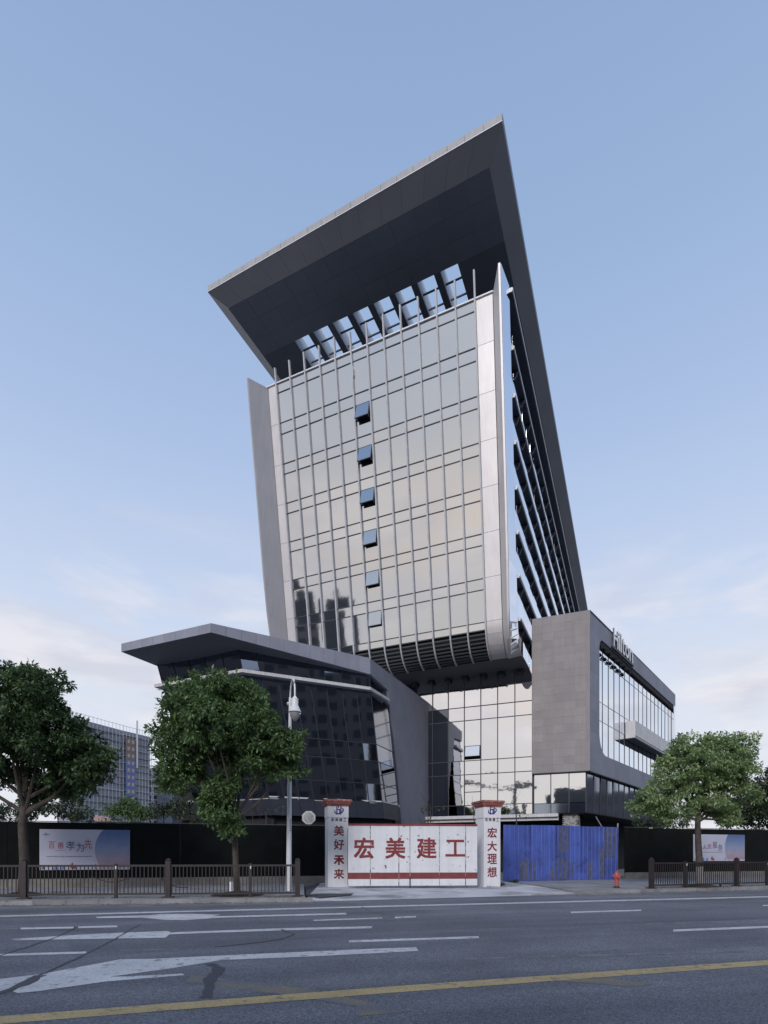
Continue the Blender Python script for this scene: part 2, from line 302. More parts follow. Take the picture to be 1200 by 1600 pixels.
FONTM = {}
def glyph(ch, bold=.018):
    if (ch, bold) in FONTM: return FONTM[(ch, bold)]
    if ch == 'WEI':     # the character as painted on the pillar: two bars, stem from the upper bar, two falling strokes
        v = []; f = []
        def q(a, b, w, w2=None):
            a = V((*a, 0)); b = V((*b, 0)); t = (b - a).normalized(); p = V((-t.y, t.x, 0)) * w / 2; n = len(v); w2 = w2 or w; p2 = V((-t.y, t.x, 0)) * w2 / 2
            v.extend([a - p, b - p2, b + p2, a + p]); f.append((n, n + 1, n + 2, n + 3))
        q((.1, .88), (.9, .88), .12); q((.02, .60), (.98, .60), .12); q((.5, .93), (.5, .0), .14); q((.48, .58), (.04, .14), .13); q((.52, .58), (.97, .14), .13)
        r = (v, f)
    else:
        c = bpy.data.curves.new('glyph', 'FONT'); c.body = ch; c.resolution_u = 2; c.offset = bold
        o = bpy.data.objects.new('glyph', c); COL.objects.link(o); bpy.context.view_layer.update()
        me = bpy.data.meshes.new_from_object(o.evaluated_get(bpy.context.evaluated_depsgraph_get()))
        r = ([v.co.copy() for v in me.vertices], [tuple(p.vertices) for p in me.polygons])
        bpy.data.objects.remove(o); bpy.data.curves.remove(c); bpy.data.meshes.remove(me)
        xs = [p.x for p in r[0]]; ys = [p.y for p in r[0]]; x0, x1, y0, y1 = min(xs), max(xs), min(ys), max(ys)
        r = ([V(((p.x - x0) / (x1 - x0), (p.y - y0) / (y1 - y0), 0)) for p in r[0]], r[1])
    FONTM[(ch, bold)] = r; return r
def letter(ch, c, xd, yd, w, h, m, parent, th=.006, name='letter', bold=.018, skew=0):
    vs_, fs = glyph(ch, 0.0); xd = V(xd).normalized(); yd = V(yd).normalized(); n = xd.cross(yd)
    mb = MB(); k = len(vs_)
    P = [V(c) + xd * ((p.x - .5) * w + (p.y - .5) * skew * h) + yd * ((p.y - .5) * h) for p in vs_]
    mb.v = [p + n * th for p in P] + P
    mb.f = [tuple(f) for f in fs] + [tuple(k + i for i in reversed(f)) for f in fs]
    if bold > .004 and len(ch) >= 1 and th < .1:      # heavier brush strokes: shifted layers a hair apart
        for q_, (sx, sy) in enumerate(((1, 1), (-1, 1), (1, -1), (-1, -1))):
            n0 = len(mb.v); o_ = xd * (sx * bold * 1.3 * w) + yd * (sy * bold * 1.3 * h) + n * (th - .0007 * (q_ + 1))
            mb.v += [p + o_ for p in P]; mb.f += [tuple(n0 + i for i in f) for f in fs]
    from collections import Counter
    ed = Counter(); di = {}
    for f in fs:
        for i in range(len(f)):
            a, b = f[i], f[(i + 1) % len(f)]; ed[frozenset((a, b))] += 1; di[frozenset((a, b))] = (a, b)
    for e_, cnt in ed.items():
        if cnt == 1: a, b = di[e_]; mb.f.append((b, a, a + k, b + k))
    return mb.build(name, m, parent)

# =================================================================== SETTING: ground, road, kerbs
g = MB().poly([(-4000, -4000, -.06), (4000, -4000, -.06), (4000, 4000, -.06), (-4000, 4000, -.06)]).build('ground', M_GROUND, kind='structure')
KL0 = W(0, 1415, 0); KL1 = W(476, 1409.5, 0); KR0 = W(905, 1397.5, 0); KR1 = W(1200, 1390, 0)
dl = (KL1 - KL0).normalized(); dr = (KR1 - KR0).normalized()
KLa = KL0 - dl * 60; KRb = KR1 + dr * 70
U = V((.928, .371, 0)); NN = V((-.371, .928, 0))
road = MB().poly([xy(KLa, 0), xy(KLa - V((0, 60, 0)), 0), (120, -60, 0), xy(KRb, 0), xy(KR0, 0), xy(KL1, 0)]).build('road', M_ASPH, kind='structure')
FP = V((-17.5, 24.79, 0)); FD = V((.962, .273, 0)).normalized(); FN = V((FD.y, -FD.x, 0))          # the line of the site hoarding
def fpt(s, z=0, off=0): return xy(FP + FD * s + FN * off, z)
# pavements (raised) and the dropped entrance
mbp = MB().prism([xy(KLa, -.05), xy(KL1, -.05), W(474, 1385, 0) - V((0, 0, .05)), xy(fpt(14.7), -.05), xy(fpt(-60), -.05)][::1], (0, 0, .18))
pav = mbp.build('pavement', M_PAVE, kind='structure')
pr0 = xy(KR0, 0)
mbp = MB().prism([xy(KR0, -.05), xy(KRb, -.05), xy(fpt(110), -.05), xy(fpt(26), -.05), W(800, 1380, .05) * 1.0 + V((0, 0, -.10))], (0, 0, .18)).build('pavement', M_PAVE, kind='structure')
ap = MB()
A = [xy(KL1, .008), xy(KR0, .008), xy(fpt(25.2, 0, 0), .135), xy(fpt(14.7, 0, 0), .135)]
ap.loft([[lerp(A[0], A[1], t / 12) for t in range(13)], [lerp(lerp(A[0], A[3], .25), lerp(A[1], A[2], .25), t / 12) + V((0, 0, .05)) for t in range(13)], [lerp(A[3], A[2], t / 12) for t in range(13)]], closed=False)
ap.build('entrance_apron', M_APRON, kind='structure')
# site ground behind the hoarding
MB().poly([fpt(-70, .10, -.2), fpt(130, .10, -.2), fpt(130, .10, -140), fpt(-70, .10, -140)]).build('site_ground', M_GROUND, kind='structure')

kerb = thing('kerb', 'worn grey kerb of butted concrete stones along the far side of the road', None, xy(KL0, 0), kind='structure')
def kerbs(p0, d, s0, s1, step=1.0):
    n = V((-d.y, d.x, 0)); s = s0
    while s < s1:
        j = random.uniform(-.012, .012); h = .145 + random.uniform(-.006, .006)
        MB().box(xy(p0 + d * (s + .008) - n * (.01 - j), -.04), d * (step - .018), n * .16, Z * (h + .04)).build('kerb_stone', M_KERB, kerb); s += step
LL = (KL1 - KL0).length
kerbs(KL0, dl, -4, LL - .2)
kerbs(KR0, dr, .1, (KR1 - KR0).length + 3)
dturn = (xy(W(474, 1385, 0), 0) - xy(KL1, 0)); dtn = dturn.normalized()
kerbs(xy(KL1, 0) + V((.0, 0, 0)), V((dtn.x, dtn.y, 0)), .0, dturn.length - .6)
# loose edge of broken concrete at the dropped kerb
MB().box(xy(lerp(KL1, KR0, .80), -.01), (KR0 - KL1) * .2, V((0, .10, 0)), Z * .05).build('dropped_kerb_strip', M_KERB, kerb)

# ---- road markings: paint and sealant lying on the road
def G(px, py): return W(px, py, 0)
def flat(name, pts, m, z=.004, label=None):
    o = MB().poly([xy(G(*p), z) for p in pts]).build(name, m, road)
    if o.data.polygons[0].normal.z < 0: o.data.flip_normals()
    return o
def stripe(name, a, b, w0, w1, m, z=.004):      # a,b upper-edge pixels; widths in pixels at both ends
    n = 10; top = [(a[0] + (b[0] - a[0]) * i / n, a[1] + (b[1] - a[1]) * i / n) for i in range(n + 1)]
    bot = [(p[0], p[1] + w0 + (w1 - w0) * i / n) for i, p in enumerate(top)]
    return flat(name, top + bot[::-1], m, z)
stripe('edge_line', (-260, 1437.5), (600, 1415.3), 2.1, 1.9, M_WPAINT)
stripe('edge_line', (600, 1415.3), (1500, 1393.0), 1.9, 1.5, M_WPAINT)
stripe('yellow_line', (-260, 1614), (0, 1588.5), 13, 12, M_YPAINT)
stripe('yellow_line', (0, 1588.5), (600, 1542.5), 12, 10, M_YPAINT)
stripe('yellow_line', (600, 1542.5), (1500, 1479), 10, 7, M_YPAINT)
flat('turn_arrow', [(150, 1432.8), (236, 1430), (252, 1428.2), (300, 1428), (345, 1429.5), (332, 1432), (540, 1426.6), (542, 1429), (345, 1434), (290, 1438), (258, 1437.5), (222, 1434), (152, 1434.6)], M_WPAINT)
flat('turn_arrow', [(18, 1467.5), (120, 1461), (190, 1457.5), (262, 1455), (268, 1457), (440, 1450.5), (582, 1447.5), (580, 1450.5), (440, 1454), (265, 1460), (258, 1465.5), (185, 1466.5), (100, 1468), (24, 1469.5)], M_WPAINT)
flat('turn_arrow', [(-30, 1537), (0, 1530), (66, 1522), (190, 1499), (240, 1498.5), (320, 1494.5), (450, 1488.5), (600, 1482), (650, 1480.5), (654, 1486), (600, 1489), (480, 1495), (345, 1500.5), (270, 1513), (172, 1526.5), (200, 1526), (285, 1521.5), (288, 1524), (165, 1534), (60, 1549), (28, 1552), (20, 1549.5), (42, 1536), (0, 1549), (-30, 1553)], M_WPAINT)
stripe('lane_dash', (32, 1449.7), (115, 1448.2), 2.6, 2.6, M_WPAINT); stripe('lane_dash', (122, 1447.6), (183, 1446.2), 2.8, 2.8, M_WPAINT)
stripe('lane_dash', (-60, 1452.5), (30, 1450.6), 1.6, 1.6, M_FAINT)
stripe('lane_dash', (490, 1437.3), (597, 1433.6), 1.8, 1.8, M_WPAINT); stripe('lane_dash', (617, 1432.6), (650, 1431.2), 2.4, 2.4, M_WPAINT)
stripe('lane_dash', (545, 1469.5), (748, 1463), 3.4, 3.2, M_WPAINT)
stripe('lane_dash', (-80, 1493), (135, 1487), 3.4, 3.2, M_WPAINT); stripe('lane_dash', (188, 1484.5), (278, 1482.6), 1.5, 1.5, M_FAINT)
stripe('lane_dash', (892, 1424.6), (1002, 1421.4), 2.2, 2.0, M_WPAINT)
stripe('lane_dash', (1052, 1452.6), (1240, 1445.4), 3.2, 3.0, M_WPAINT)
stripe('lane_dash', (1192, 1414.2), (1260, 1412.4), 1.6, 1.6, M_WPAINT)
stripe('faded_line', (725, 1497), (1300, 1482), 2.5, 2.5, M_FAINT); stripe('faded_line', (1010, 1442.6), (1150, 1440.4), 1.6, 1.4, M_FAINT)
flat('faded_line', [(860, 1530), (950, 1529), (1025, 1538), (985, 1543), (920, 1536), (865, 1533)], M_FAINTY, .003)
flat('faded_line', [(300, 1524), (480, 1545), (640, 1580), (620, 1584), (470, 1558), (290, 1534)], M_FAINTY, .003)
flat('faded_line', [(560, 1572), (600, 1574), (640, 1580), (600, 1585), (560, 1588)], M_FAINTY, .0035)
def crack(pts, w, name='sealed_crack'):
    top = []; bot = []
    P = []
    for i in range(len(pts) - 1):
        for t in (0, .34, .67):
            P.append((pts[i][0] + (pts[i + 1][0] - pts[i][0]) * t + random.uniform(-1.6, 1.6), pts[i][1] + (pts[i + 1][1] - pts[i][1]) * t + random.uniform(-.5, .5)))
    P.append(pts[-1]); Q = [xy(G(*p), .006) for p in P]; mb = MB()
    for i, q in enumerate(Q):
        d = (Q[min(i + 1, len(Q) - 1)] - Q[max(i - 1, 0)]).normalized(); n = V((-d.y, d.x, 0)) * w * random.uniform(.6, 1.3) / 2
        top.append(q + n); bot.append(q - n)
    mb.loft([top, bot], closed=False)
    o = mb.build(name, M_TAR, road)
    if o.data.polygons[0].normal.z < 0: o.data.flip_normals()
crack([(119, 1449), (92, 1464), (40, 1481), (0, 1493), (-50, 1508)], .05)
crack([(219, 1444), (196, 1457), (180, 1468), (150, 1484), (120, 1498), (85, 1514), (62, 1524)], .05)
crack([(64, 1524), (40, 1536), (20, 1546), (-20, 1558)], .14)
crack([(326, 1506), (340, 1511), (341, 1519), (328, 1529), (327, 1543), (321, 1560)], .15)
crack([(440, 1452), (459, 1460), (440, 1468), (395, 1474), (336, 1480)], .045)
crack([(565, 1417), (580, 1425), (640, 1436)], .04)
crack([(180, 1456), (60, 1452)], .03)
# older resurfacing strips
flat('resurfaced_strip', [(100, 1466), (235, 1446), (540, 1440), (1200, 1420), (1500, 1412), (1500, 1424), (1200, 1436), (600, 1456), (330, 1480), (120, 1498)], M_RES1, .0016)
flat('resurfaced_strip', [(-60, 1560), (300, 1540), (700, 1500), (1500, 1450), (1500, 1478), (600, 1540), (0, 1586), (-60, 1592)], M_RES2, .0014)
stripe('gutter_dirt', (-260, 1421), (476, 1409.8), 3.0, 2.2, mat('gutter_dirt', (.20, .198, .20), .9, var=.3, vscale=1.5, fine=.3, fscale=20, col2=(.125, .13, .15), c2scale=1.2, c2lo=.45, c2hi=.62), .003)
stripe('gutter_dirt', (905, 1397.8), (1500, 1383.4), 1.8, 1.2, MATS['gutter_dirt'], .003)
MB().prism([xy(p, .0) for p in [W(478, 1401, .05), W(500, 1403.5, .05), W(548, 1400, .05), W(553, 1397, .05), W(535, 1388, .05), W(505, 1382, .05), W(478, 1386, .05)]], (0, 0, .09)).build('asphalt_ramp', M_PATCH, kind='structure')

# =================================================================== HOTEL TOWER
dv = V((.412, .911, 0)).normalized()
zT, zB = 40.36, 18.9
TR = W(742.5, 469.5, zT); TL = W(432.5, 601, zT); eT = (TR - TL)
BR = D(759, 972, 57.0); BR.z = zB
s_ = on_line(465, BR, -eT.normalized()); BL = BR - eT.normalized() * s_
ev = eT.normalized()
nf = (TR - BR).cross(ev).normalized()
if nf.y > 0: nf = -nf
tower = thing('hotel_tower', 'tall grey glass hotel tower leaning forward under a huge wedge roof', 'tower', xy(lerp(BL, BR, .5), 0))
def Fp(u, v, off=0.0):
    a = BL + (BR - BL) * u; b = TL + (TR - TL) * u; return a + (b - a) * v + nf * off
R0 = 2.5; RD = 1.9; TH0 = math.atan2(2.57, 21.46)
def Np(u, th, off=0.0):
    a = BL + (BR - BL) * u; r = R0 + off
    return a + dv * (RD * math.cos(TH0) - (RD + off) * math.cos(th)) + V((0, 0, R0 * math.sin(TH0) - r * math.sin(th)))
def vrow(y): return ((HY - y) * 57 - 20700) / (25752 + 3.3 * (HY - y))
rows_y = [470, 486.5, 543, 563.8, 619, 638, 692, 711, 763.5, 782, 834, 852, 903.6, 921, 972]
rows = [1.0] + [vrow(y) for y in rows_y[1:-1]] + [0.0]
NB = 12
# dark core behind the glass, an extruded profile
def profile(u, off):
    pts = [Fp(u, 1, off)] + [Fp(u, 0, off)] + [Np(u, TH0 + (math.pi / 2 - TH0) * i / 8, off) for i in range(1, 9)]
    low = pts[-1]; far = low + dv * 74
    return pts + [far, xy(far, zT)]
body = MB(); body.loft([profile(-.06, -.18), profile(1.10, -.18)]); body.build('building_core', M_BODY, tower)
for r in range(14):
    v1, v0 = rows[r], rows[r + 1]
    for i in range(NB):
        u0, u1 = i / NB, (i + 1) / NB
        if i == 5 and r in (3, 5, 7, 9, 11, 13):      # an outward-hung window fills the upper part of the tall pane
            vm = v0 + (v1 - v0) * .50
            pane('glass_pane', [Fp(u0, v0), Fp(u1, v0), Fp(u1, vm), Fp(u0, vm)], nf, M_GLASS, tower)
            ow = MB(); lean = [.42, .40, .38, .30, .26, .20][(r - 3) // 2]
            top0, top1 = Fp(u0 + .006, v1, .03), Fp(u1 - .006, v1, .03); b0, b1 = Fp(u0 + .006, vm, .03 + lean), Fp(u1 - .006, vm, .03 + lean)
            b0.z += .02; b1.z += .02
            nn = (top1 - top0).cross(b0 - top0).normalized(); nn = nn if nn.dot(nf) > 0 else -nn
            sash = ow.hexa([top0 - nn * .05, top1 - nn * .05, b1 - nn * .05, b0 - nn * .05], [top0, top1, b1, b0]).build('open_window', M_TRAN, tower)
            q = [b0, b1, top1, top0]; c_ = sum(q, V((0, 0, 0))) / 4
            q = [p + (c_ - p) * .07 + nn * .012 for p in q]
            MB().hexa([p - nn * .006 for p in q], q).build('pane', M_GLASS, sash)
            arm = MB()
            for uu in (u0 + .012, u1 - .012): arm.tube([Fp(uu, vm + .003, .0), Fp(uu, vm + .004, .03 + lean * .85)], .02, 5)
            arm.build('stay_arm', M_MULL, sash)
        else:
            pane('glass_pane', [Fp(u0, v0), Fp(u1, v0), Fp(u1, v1), Fp(u0, v1)], nf, M_GLASS, tower)
# the short glass row where the face starts to curl under
THS = TH0 + .22
for i in range(NB):
    q = [Np(i / NB, THS), Np((i + 1) / NB, THS), Np((i + 1) / NB, TH0), Np(i / NB, TH0)]
    pane('glass_pane', q, nf, M_GLASS, tower)
for r, v in enumerate(rows[1:]):
    a, b = Fp(0, v, .0), Fp(1, v, .0)
    MB().hexa([a - Z * .035, b - Z * .035, b + Z * .035, a + Z * .035], [p + nf * .035 for p in (a - Z * .035, b - Z * .035, b + Z * .035, a + Z * .035)]).build('transom', M_TRAN, tower)
a, b = Np(0, THS, .0), Np(1, THS, .0)
MB().hexa([a - Z * .05, b - Z * .05, b + Z * .03, a + Z * .03], [p + nf * .05 for p in (a - Z * .05, b - Z * .05, b + Z * .03, a + Z * .03)]).build('transom', M_TRAN, tower)
tips = [1.055, 1.06, 1.065, 1.065, 1.07, 1.065, 1.07, 1.075, 1.08, 1.08, 1.08, 1.08, 1.085]
for i in range(NB + 1):
    u = i / NB; hw = .052; rings = []
    wig = 1 if i == 5 else 0
    sts = [(tips[i], 0)] + ([(1.0, .0), (.955, .0), (.945, .07), (.925, .07), (.915, 0)] if wig else []) + [(.5, 0), (0, 0)]
    for v, w_ in sts:
        c0 = Fp(u, v, -.02) + ev * w_ * .8; c1 = Fp(u, v, .17) + ev * w_ * .8; rings.append([c0 - ev * hw, c0 + ev * hw, c1 + ev * hw, c1 - ev * hw])
    for k in range(1, 9):
        th = TH0 + (math.pi * .47 - TH0) * k / 8; c0 = Np(u, th, -.02); c1 = Np(u, th, .17); rings.append([c0 - ev * hw, c0 + ev * hw, c1 + ev * hw, c1 - ev * hw])
    MB().loft(rings).build('mullion', M_MULL, tower)
for k in range(8):        # louvre slats on the curled underside
    th = THS + .09 + k * .125
    a, b = Np(-.004, th, .02), Np(1.004, th, .02); t = (Np(0, th + .02) - Np(0, th)).normalized(); nn = (Np(0, th, .1) - Np(0, th)).normalized()
    MB().box(a, b - a, t * .10, nn * .09).build('louvre_slat', M_LOUV, tower)
# parapet coping
a, b = Fp(-.075, 1, -.3), Fp(1.075, 1, -.3); MB().box(a + Z * .01, b - a, nf * .42, Z * .10).build('parapet_coping', M_EDGE, tower)
# pale cladding bands at both sides, floor by floor, curling under
bands = [1.0] + [vrow(y) for y in (543, 619, 692, 763.5, 834, 903.6)] + [0.0]
for (ua, ub) in ((-.050, -.004), (1.004, 1.073)):
    for k in range(len(bands) - 1):
        v1, v0 = bands[k], bands[k + 1] + .0012
        q = [Fp(ua, v0, .02), Fp(ub, v0, .02), Fp(ub, v1, .02), Fp(ua, v1, .02)]
        MB().hexa([p - nf * .12 for p in q], q).build('cladding_panel', M_ALU, tower)
    for k in range(4):
        r1, r2 = [], []
        for j in range(4):
            th = TH0 + (math.pi / 2 - TH0) * (k + j / 3.0 * .985) / 4
            r1.append(Np(ua, th, .02)); r2.append(Np(ub, th, .02))
        m_ = MB(); m_.loft([[Np(ua, TH0 + (math.pi / 2 - TH0) * (k + j / 3 * .985) / 4, o_) for o_ in (.02, -.12)] + [Np(ub, TH0 + (math.pi / 2 - TH0) * (k + j / 3 * .985) / 4, o_) for o_ in (-.12, .02)] for j in range(4)])
        m_.build('cladding_panel', M_ALU, tower, smooth=True)
# projecting blades outside the bands
sn = V((dv.y, -dv.x, 0))
def blade(uin, uout, sgn, q_, p_):
    rings = []
    def ring(base_in, base_out, out, tap):
        tip = base_in + ev * sgn * p_ * tap + out * q_ * tap; w = ev * sgn * .13
        return [base_in, tip, tip + w, base_out]
    for k, v in enumerate([1.0, .86, .72, .58, .44, .30, .15, 0.0]):
        rings.append(ring(Fp(uin, v, .0), Fp(uout, v, -.0), -dv, 1.0 if v > .2 else (.97 if v > .1 else .86)))
    for k in range(1, 10):
        th = TH0 + (math.pi / 2 - TH0) * k / 9; o_ = -(dv * math.cos(th) + Z * math.sin(th)); tap = .86 * (1 - (k / 9) ** 1.2) + .03
        rings.append(ring(Np(uin, th), Np(uout, th), o_, tap))
    for j in range(len(rings) - 1):
        pass
    if sgn > 0:
        for a_, b_ in ((0, 1), (1, 2), (2, 3), (3, 4), (4, 5), (5, 6), (6, 7), (7, 10), (10, 13)):
            m_ = MB(); m_.loft([[r_[2] + sn * .012 + (r_[3] - r_[2]) * .06, r_[3] + sn * .012, r_[3] + sn * .03, r_[2] + sn * .03 + (r_[3] - r_[2]) * .06] for r_ in rings[a_:b_ + 1]]); m_.build('blade_glass', M_SGLASS, tower)
    if sgn < 0: rings = [list(reversed(r)) for r in rings]
    seg = [(0, 1), (1, 2), (2, 3), (3, 4), (4, 5), (5, 6), (6, 7), (7, 10), (10, 13), (13, 16)]
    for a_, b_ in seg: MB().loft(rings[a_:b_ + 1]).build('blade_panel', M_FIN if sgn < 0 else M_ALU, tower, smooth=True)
blade(1.075, 1.14, 1, 1.74, .74)
blade(-.052, -.12, -1, 1.52, .88)
# long side elevation, glass with floor-high shades
def Sp(t, z, off=0):      # t metres back along the side from the front edge, z height
    v = (z - zB) / (zT - zB)
    if v >= 0: p = Fp(1.13, v)
    else:
        sth = math.sin(TH0) + (zB - z) / R0; th = math.asin(min(1, sth)); p = Np(1.13, th); 
    sn = V((dv.y, -dv.x, 0)); q = xy(p, z) + dv * t + sn * off; return q
sn = V((dv.y, -dv.x, 0))
zf = [40.2, 37.2, 34.15, 31.1, 28.1, 25.1, 22.1, 19.1, 16.9]
for r in range(len(zf) - 1):
    t = 0.0; k = 0
    while t < 72:
        w = 1.8 if t < 36 else 6.0
        z1, z0 = zf[r], zf[r + 1]
        t0 = .0 if k else 0.0
        q = [Sp(t, z0), Sp(t + w, z0), Sp(t + w, z1), Sp(t, z1)]
        if r == 7: q = [xy(Sp(t, z0), z0), xy(Sp(t + w, z0), z0), Sp(t + w, z1), Sp(t, z1)]
        pane('side_window_pane', q, sn, M_SGLASS, tower, jit=.006); t += w; k += 1
for r, z in enumerate(zf[:-1]):
    t0 = .75 if r else .05
    p = Sp(t0, z, .0)
    MB().box(p - Z * .28, dv * (73 - t0), sn * (.40 if r == 0 else .27), Z * .24).build('sunshade', M_SHADE, tower)
    MB().box(p + sn * (.402 if r == 0 else .272) - Z * .12, dv * (73 - t0), sn * .03, Z * .16).build('sunshade_edge', M_EDGE, tower)
    MB().box(p - dv * .06 - Z * .26, dv * .055, sn * (.40 if r == 0 else .27), Z * .28).build('sunshade_cap', M_EDGE, tower)
for r in range(1, len(zf) - 1):
    mbk = MB(); t = 2.5
    while t < 72:
        p = Sp(t, zf[r], .01); h = zf[r - 1] - zf[r] if r else 3
        mbk.prism([p - Z * .28, p - Z * .85, p - Z * .6 + sn * .13, p - Z * .28 + sn * .24], dv * .08); t += 2.7
    mbk.build('shade_bracket', M_SHADE, tower, kind='stuff')
# underside of the overhang and its downlights
uz = zB + R0 * math.sin(TH0) - R0
a0, a1 = Np(-.07, math.pi / 2, .0), Np(1.14, math.pi / 2, .0)
MB().box(a0 - Z * .02 + dv * .02, a1 - a0, dv * 16, Z * .12).build('soffit', mat('soffit_dark', (.10, .105, .115), .6, .1, var=.1, vscale=.5), tower)
# roof: thin rim, sloping underside, deep flat soffit with a row of open slots
zR = 49.0; zS = 48.0
RA = W(325, 457, zR); RB = W(785, 190, zR); SA = W(357, 482, zS); SB = W(765, 262, zS); LEN = 84
Rt = .56
def roofbox(pts, h, name, m): return MB().prism(pts, Z * h).build(name, m, tower)
RAb, RBb, SAb, SBb = RA + dv * (LEN), RB + dv * LEN, SA + dv * (LEN - 3), SB + dv * (LEN - 3)
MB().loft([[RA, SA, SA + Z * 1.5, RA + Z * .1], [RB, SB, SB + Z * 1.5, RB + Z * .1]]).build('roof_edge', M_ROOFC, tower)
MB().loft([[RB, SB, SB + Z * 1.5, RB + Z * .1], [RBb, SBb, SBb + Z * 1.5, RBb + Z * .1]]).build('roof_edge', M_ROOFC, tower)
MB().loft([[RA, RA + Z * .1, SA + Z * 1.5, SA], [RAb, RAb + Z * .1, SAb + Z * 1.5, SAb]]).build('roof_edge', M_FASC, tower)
# front fascia with drip line, panel by panel
fv = RB - RA; fn = V((fv.y, -fv.x, 0)).normalized()
nP = 20
for i in range(nP):
    p = RA + fv * (i / nP); d_ = fv / nP
    MB().box(p + Z * .13 + fn * .02, d_ - fv.normalized() * .025, -fn * .3, Z * .42).build('fascia_panel', M_FASC, tower)
MB().box(RA + Z * .0 + fn * .05, fv, -fn * .25, Z * .07).build('drip_edge', M_EDGE, tower)
MB().box(RA + Z * .075 - fn * .05, fv, -fn * .3, Z * .05).build('fascia_gap', M_TRAN, tower)
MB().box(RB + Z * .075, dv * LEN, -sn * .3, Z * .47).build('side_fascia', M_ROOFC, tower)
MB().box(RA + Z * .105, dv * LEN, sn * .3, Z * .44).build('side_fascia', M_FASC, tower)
# soffit field with slots
def cover(a, b, c, d, nu, nv, name, m):      # thin cladding sheets a-b (front), d-c (back) with open joints, hung 2 cm low
    for i in range(nu):
        for j in range(nv):
            q = [lerp(lerp(a, b, (i + x) / nu), lerp(d, c, (i + x) / nu), (j + y) / nv) for x, y in ((.004, .004), (.996, .004), (.996, .996), (.004, .996))]
            nn = (q[1] - q[0]).cross(q[3] - q[0]).normalized(); nn = nn if nn.z < 0 else -nn
            MB().hexa([p + nn * .004 for p in q], [p + nn * (.02 + random.uniform(0, .004)) for p in q]).build(name, m, tower)
P1 = W(460, 533, zS); P8 = W(687, 425, zS); ed = (P8 - P1); pitch = ed.length / 7; ed = ed.normalized(); ed.z = 0
P1 = xy(P1, zS); SW = pitch * .75; hth = 1.45
def lineX(p, a, q, b):      # intersection in plan of p+s a and q+t b
    den = a.x * b.y - a.y * b.x; w = q - p; s = (w.x * b.y - w.y * b.x) / den; return xy(p + a * s, zS)
SLEN = 9.6
Lf = lineX(P1, ed, SA, dv); Rf = lineX(P1, ed, SB, dv)
Lb = lineX(P1 + dv * SLEN, ed, SA, dv); Rb = lineX(P1 + dv * SLEN, ed, SB, dv)
roofbox([SA, SB, Rf, Lf], hth, 'soffit_panel', M_ROOFC)
cover(SA, SB, Rf, Lf, 12, 3, 'soffit_sheet', mat('soffit_sheet_lightened', (.235, .255, .305), .5, .1, var=.06, vscale=.3, rand=.03)); cover(RA, RB, SB, SA, 14, 1, 'soffit_sheet', mat('edge_sheet_darkened', (.13, .142, .168), .5, .1, var=.06, vscale=.3, rand=.04))  # one cladding; shading put into colour: flat sheets lightened, sloping edge sheets darkened
roofbox([Lb, Rb, SBb, SAb], hth, 'soffit_panel', M_ROOFC)
roofbox([Lf, P1, P1 + dv * SLEN, Lb], hth, 'soffit_panel', M_ROOFC)
e8 = P1 + ed * (pitch * 7 + SW)
roofbox([e8, Rf, Rb, e8 + dv * SLEN], hth, 'soffit_panel', M_ROOFC)
for i in range(7):
    a = P1 + ed * (pitch * i + SW); b = P1 + ed * (pitch * (i + 1)); roofbox([a, b, b + dv * SLEN, a + dv * SLEN], hth, 'slot_beam', M_ROOFC)
for i in range(8):
    a = P1 + ed * (pitch * i + .01)
    MB().box(a + Z * .02, dv * SLEN, ed * .06, Z * 1.3).build('slot_lining', mat('pale_slot_lining', (.80, .83, .88), .5), tower)
    for k in range(1, 7): MB().box(a + dv * (1.37 * k) + Z * .25, ed * (SW - .03), dv * .09, Z * .12).build('slot_bar', M_TRAN, tower)
# set-back rooftop storey carrying the roof, terrace rail
c0 = Fp(.08, 1, 0) + dv * 22; MB().box(xy(c0, zT), ev * 14, dv * 48, Z * (zS - zT)).build('rooftop_storey', M_BODY, tower)
rl = MB(); rail = Fp(.0, 1, 0) + dv * .9
MB().tube([Fp(-.06, 1, -1.0) + Z * 1.05, Fp(1.10, 1, -1.0) + Z * 1.05], .03, 6).build('terrace_rail', M_MULL, tower)
for i in range(15):
    p = Fp(-.06 + 1.16 * i / 14, 1, -1.0); MB().tube([p, p + Z * 1.05], .035, 6).build('rail_post', M_MULL, tower)
# =================================================================== PODIUM BLOCK
C0 = V((15.8, 42.5, 0)); av = V((-.861, .509 * K, 0)).normalized(); bv = V((.509, .861 * K, 0)).normalized(); an = V((-av.y, av.x, 0)); bn = V((bv.y, -bv.x, 0))
pod = thing('podium_block', 'stone-clad podium block with tall glass walls and sign beside the tower', 'building', C0)
def Ap(s, z, off=0): return xy(C0 + av * s + an * off, z)
def Bp(s, z, off=0): return xy(C0 + bv * s + bn * off, z)
zt, zb2, zl = 20.55, 8.15, 4.95
SB_ = 4.06
MB().prism([Ap(.3, 4.9, -.35) + bn * -.25, Ap(24, 4.9, -.35), Ap(24, 4.9, -.35) + bv * 30, xy(Ap(.3, 4.9, -.35) + bv * 28.5 + bn * -.25, 4.9)], Z * 11.4).build('building_core', M_BODY, pod)
MB().prism([Ap(.3, 16.3, -.35) + bn * -.25, Ap(SB_ - .1, 16.3, -.35), Ap(SB_ - .1, 16.3, -.35) + bv * 28.5, xy(Ap(.3, 16.3, -.35) + bv * 28 + bn * -.25, 16.3)], Z * 4.1).build('building_core', M_BODY, pod)
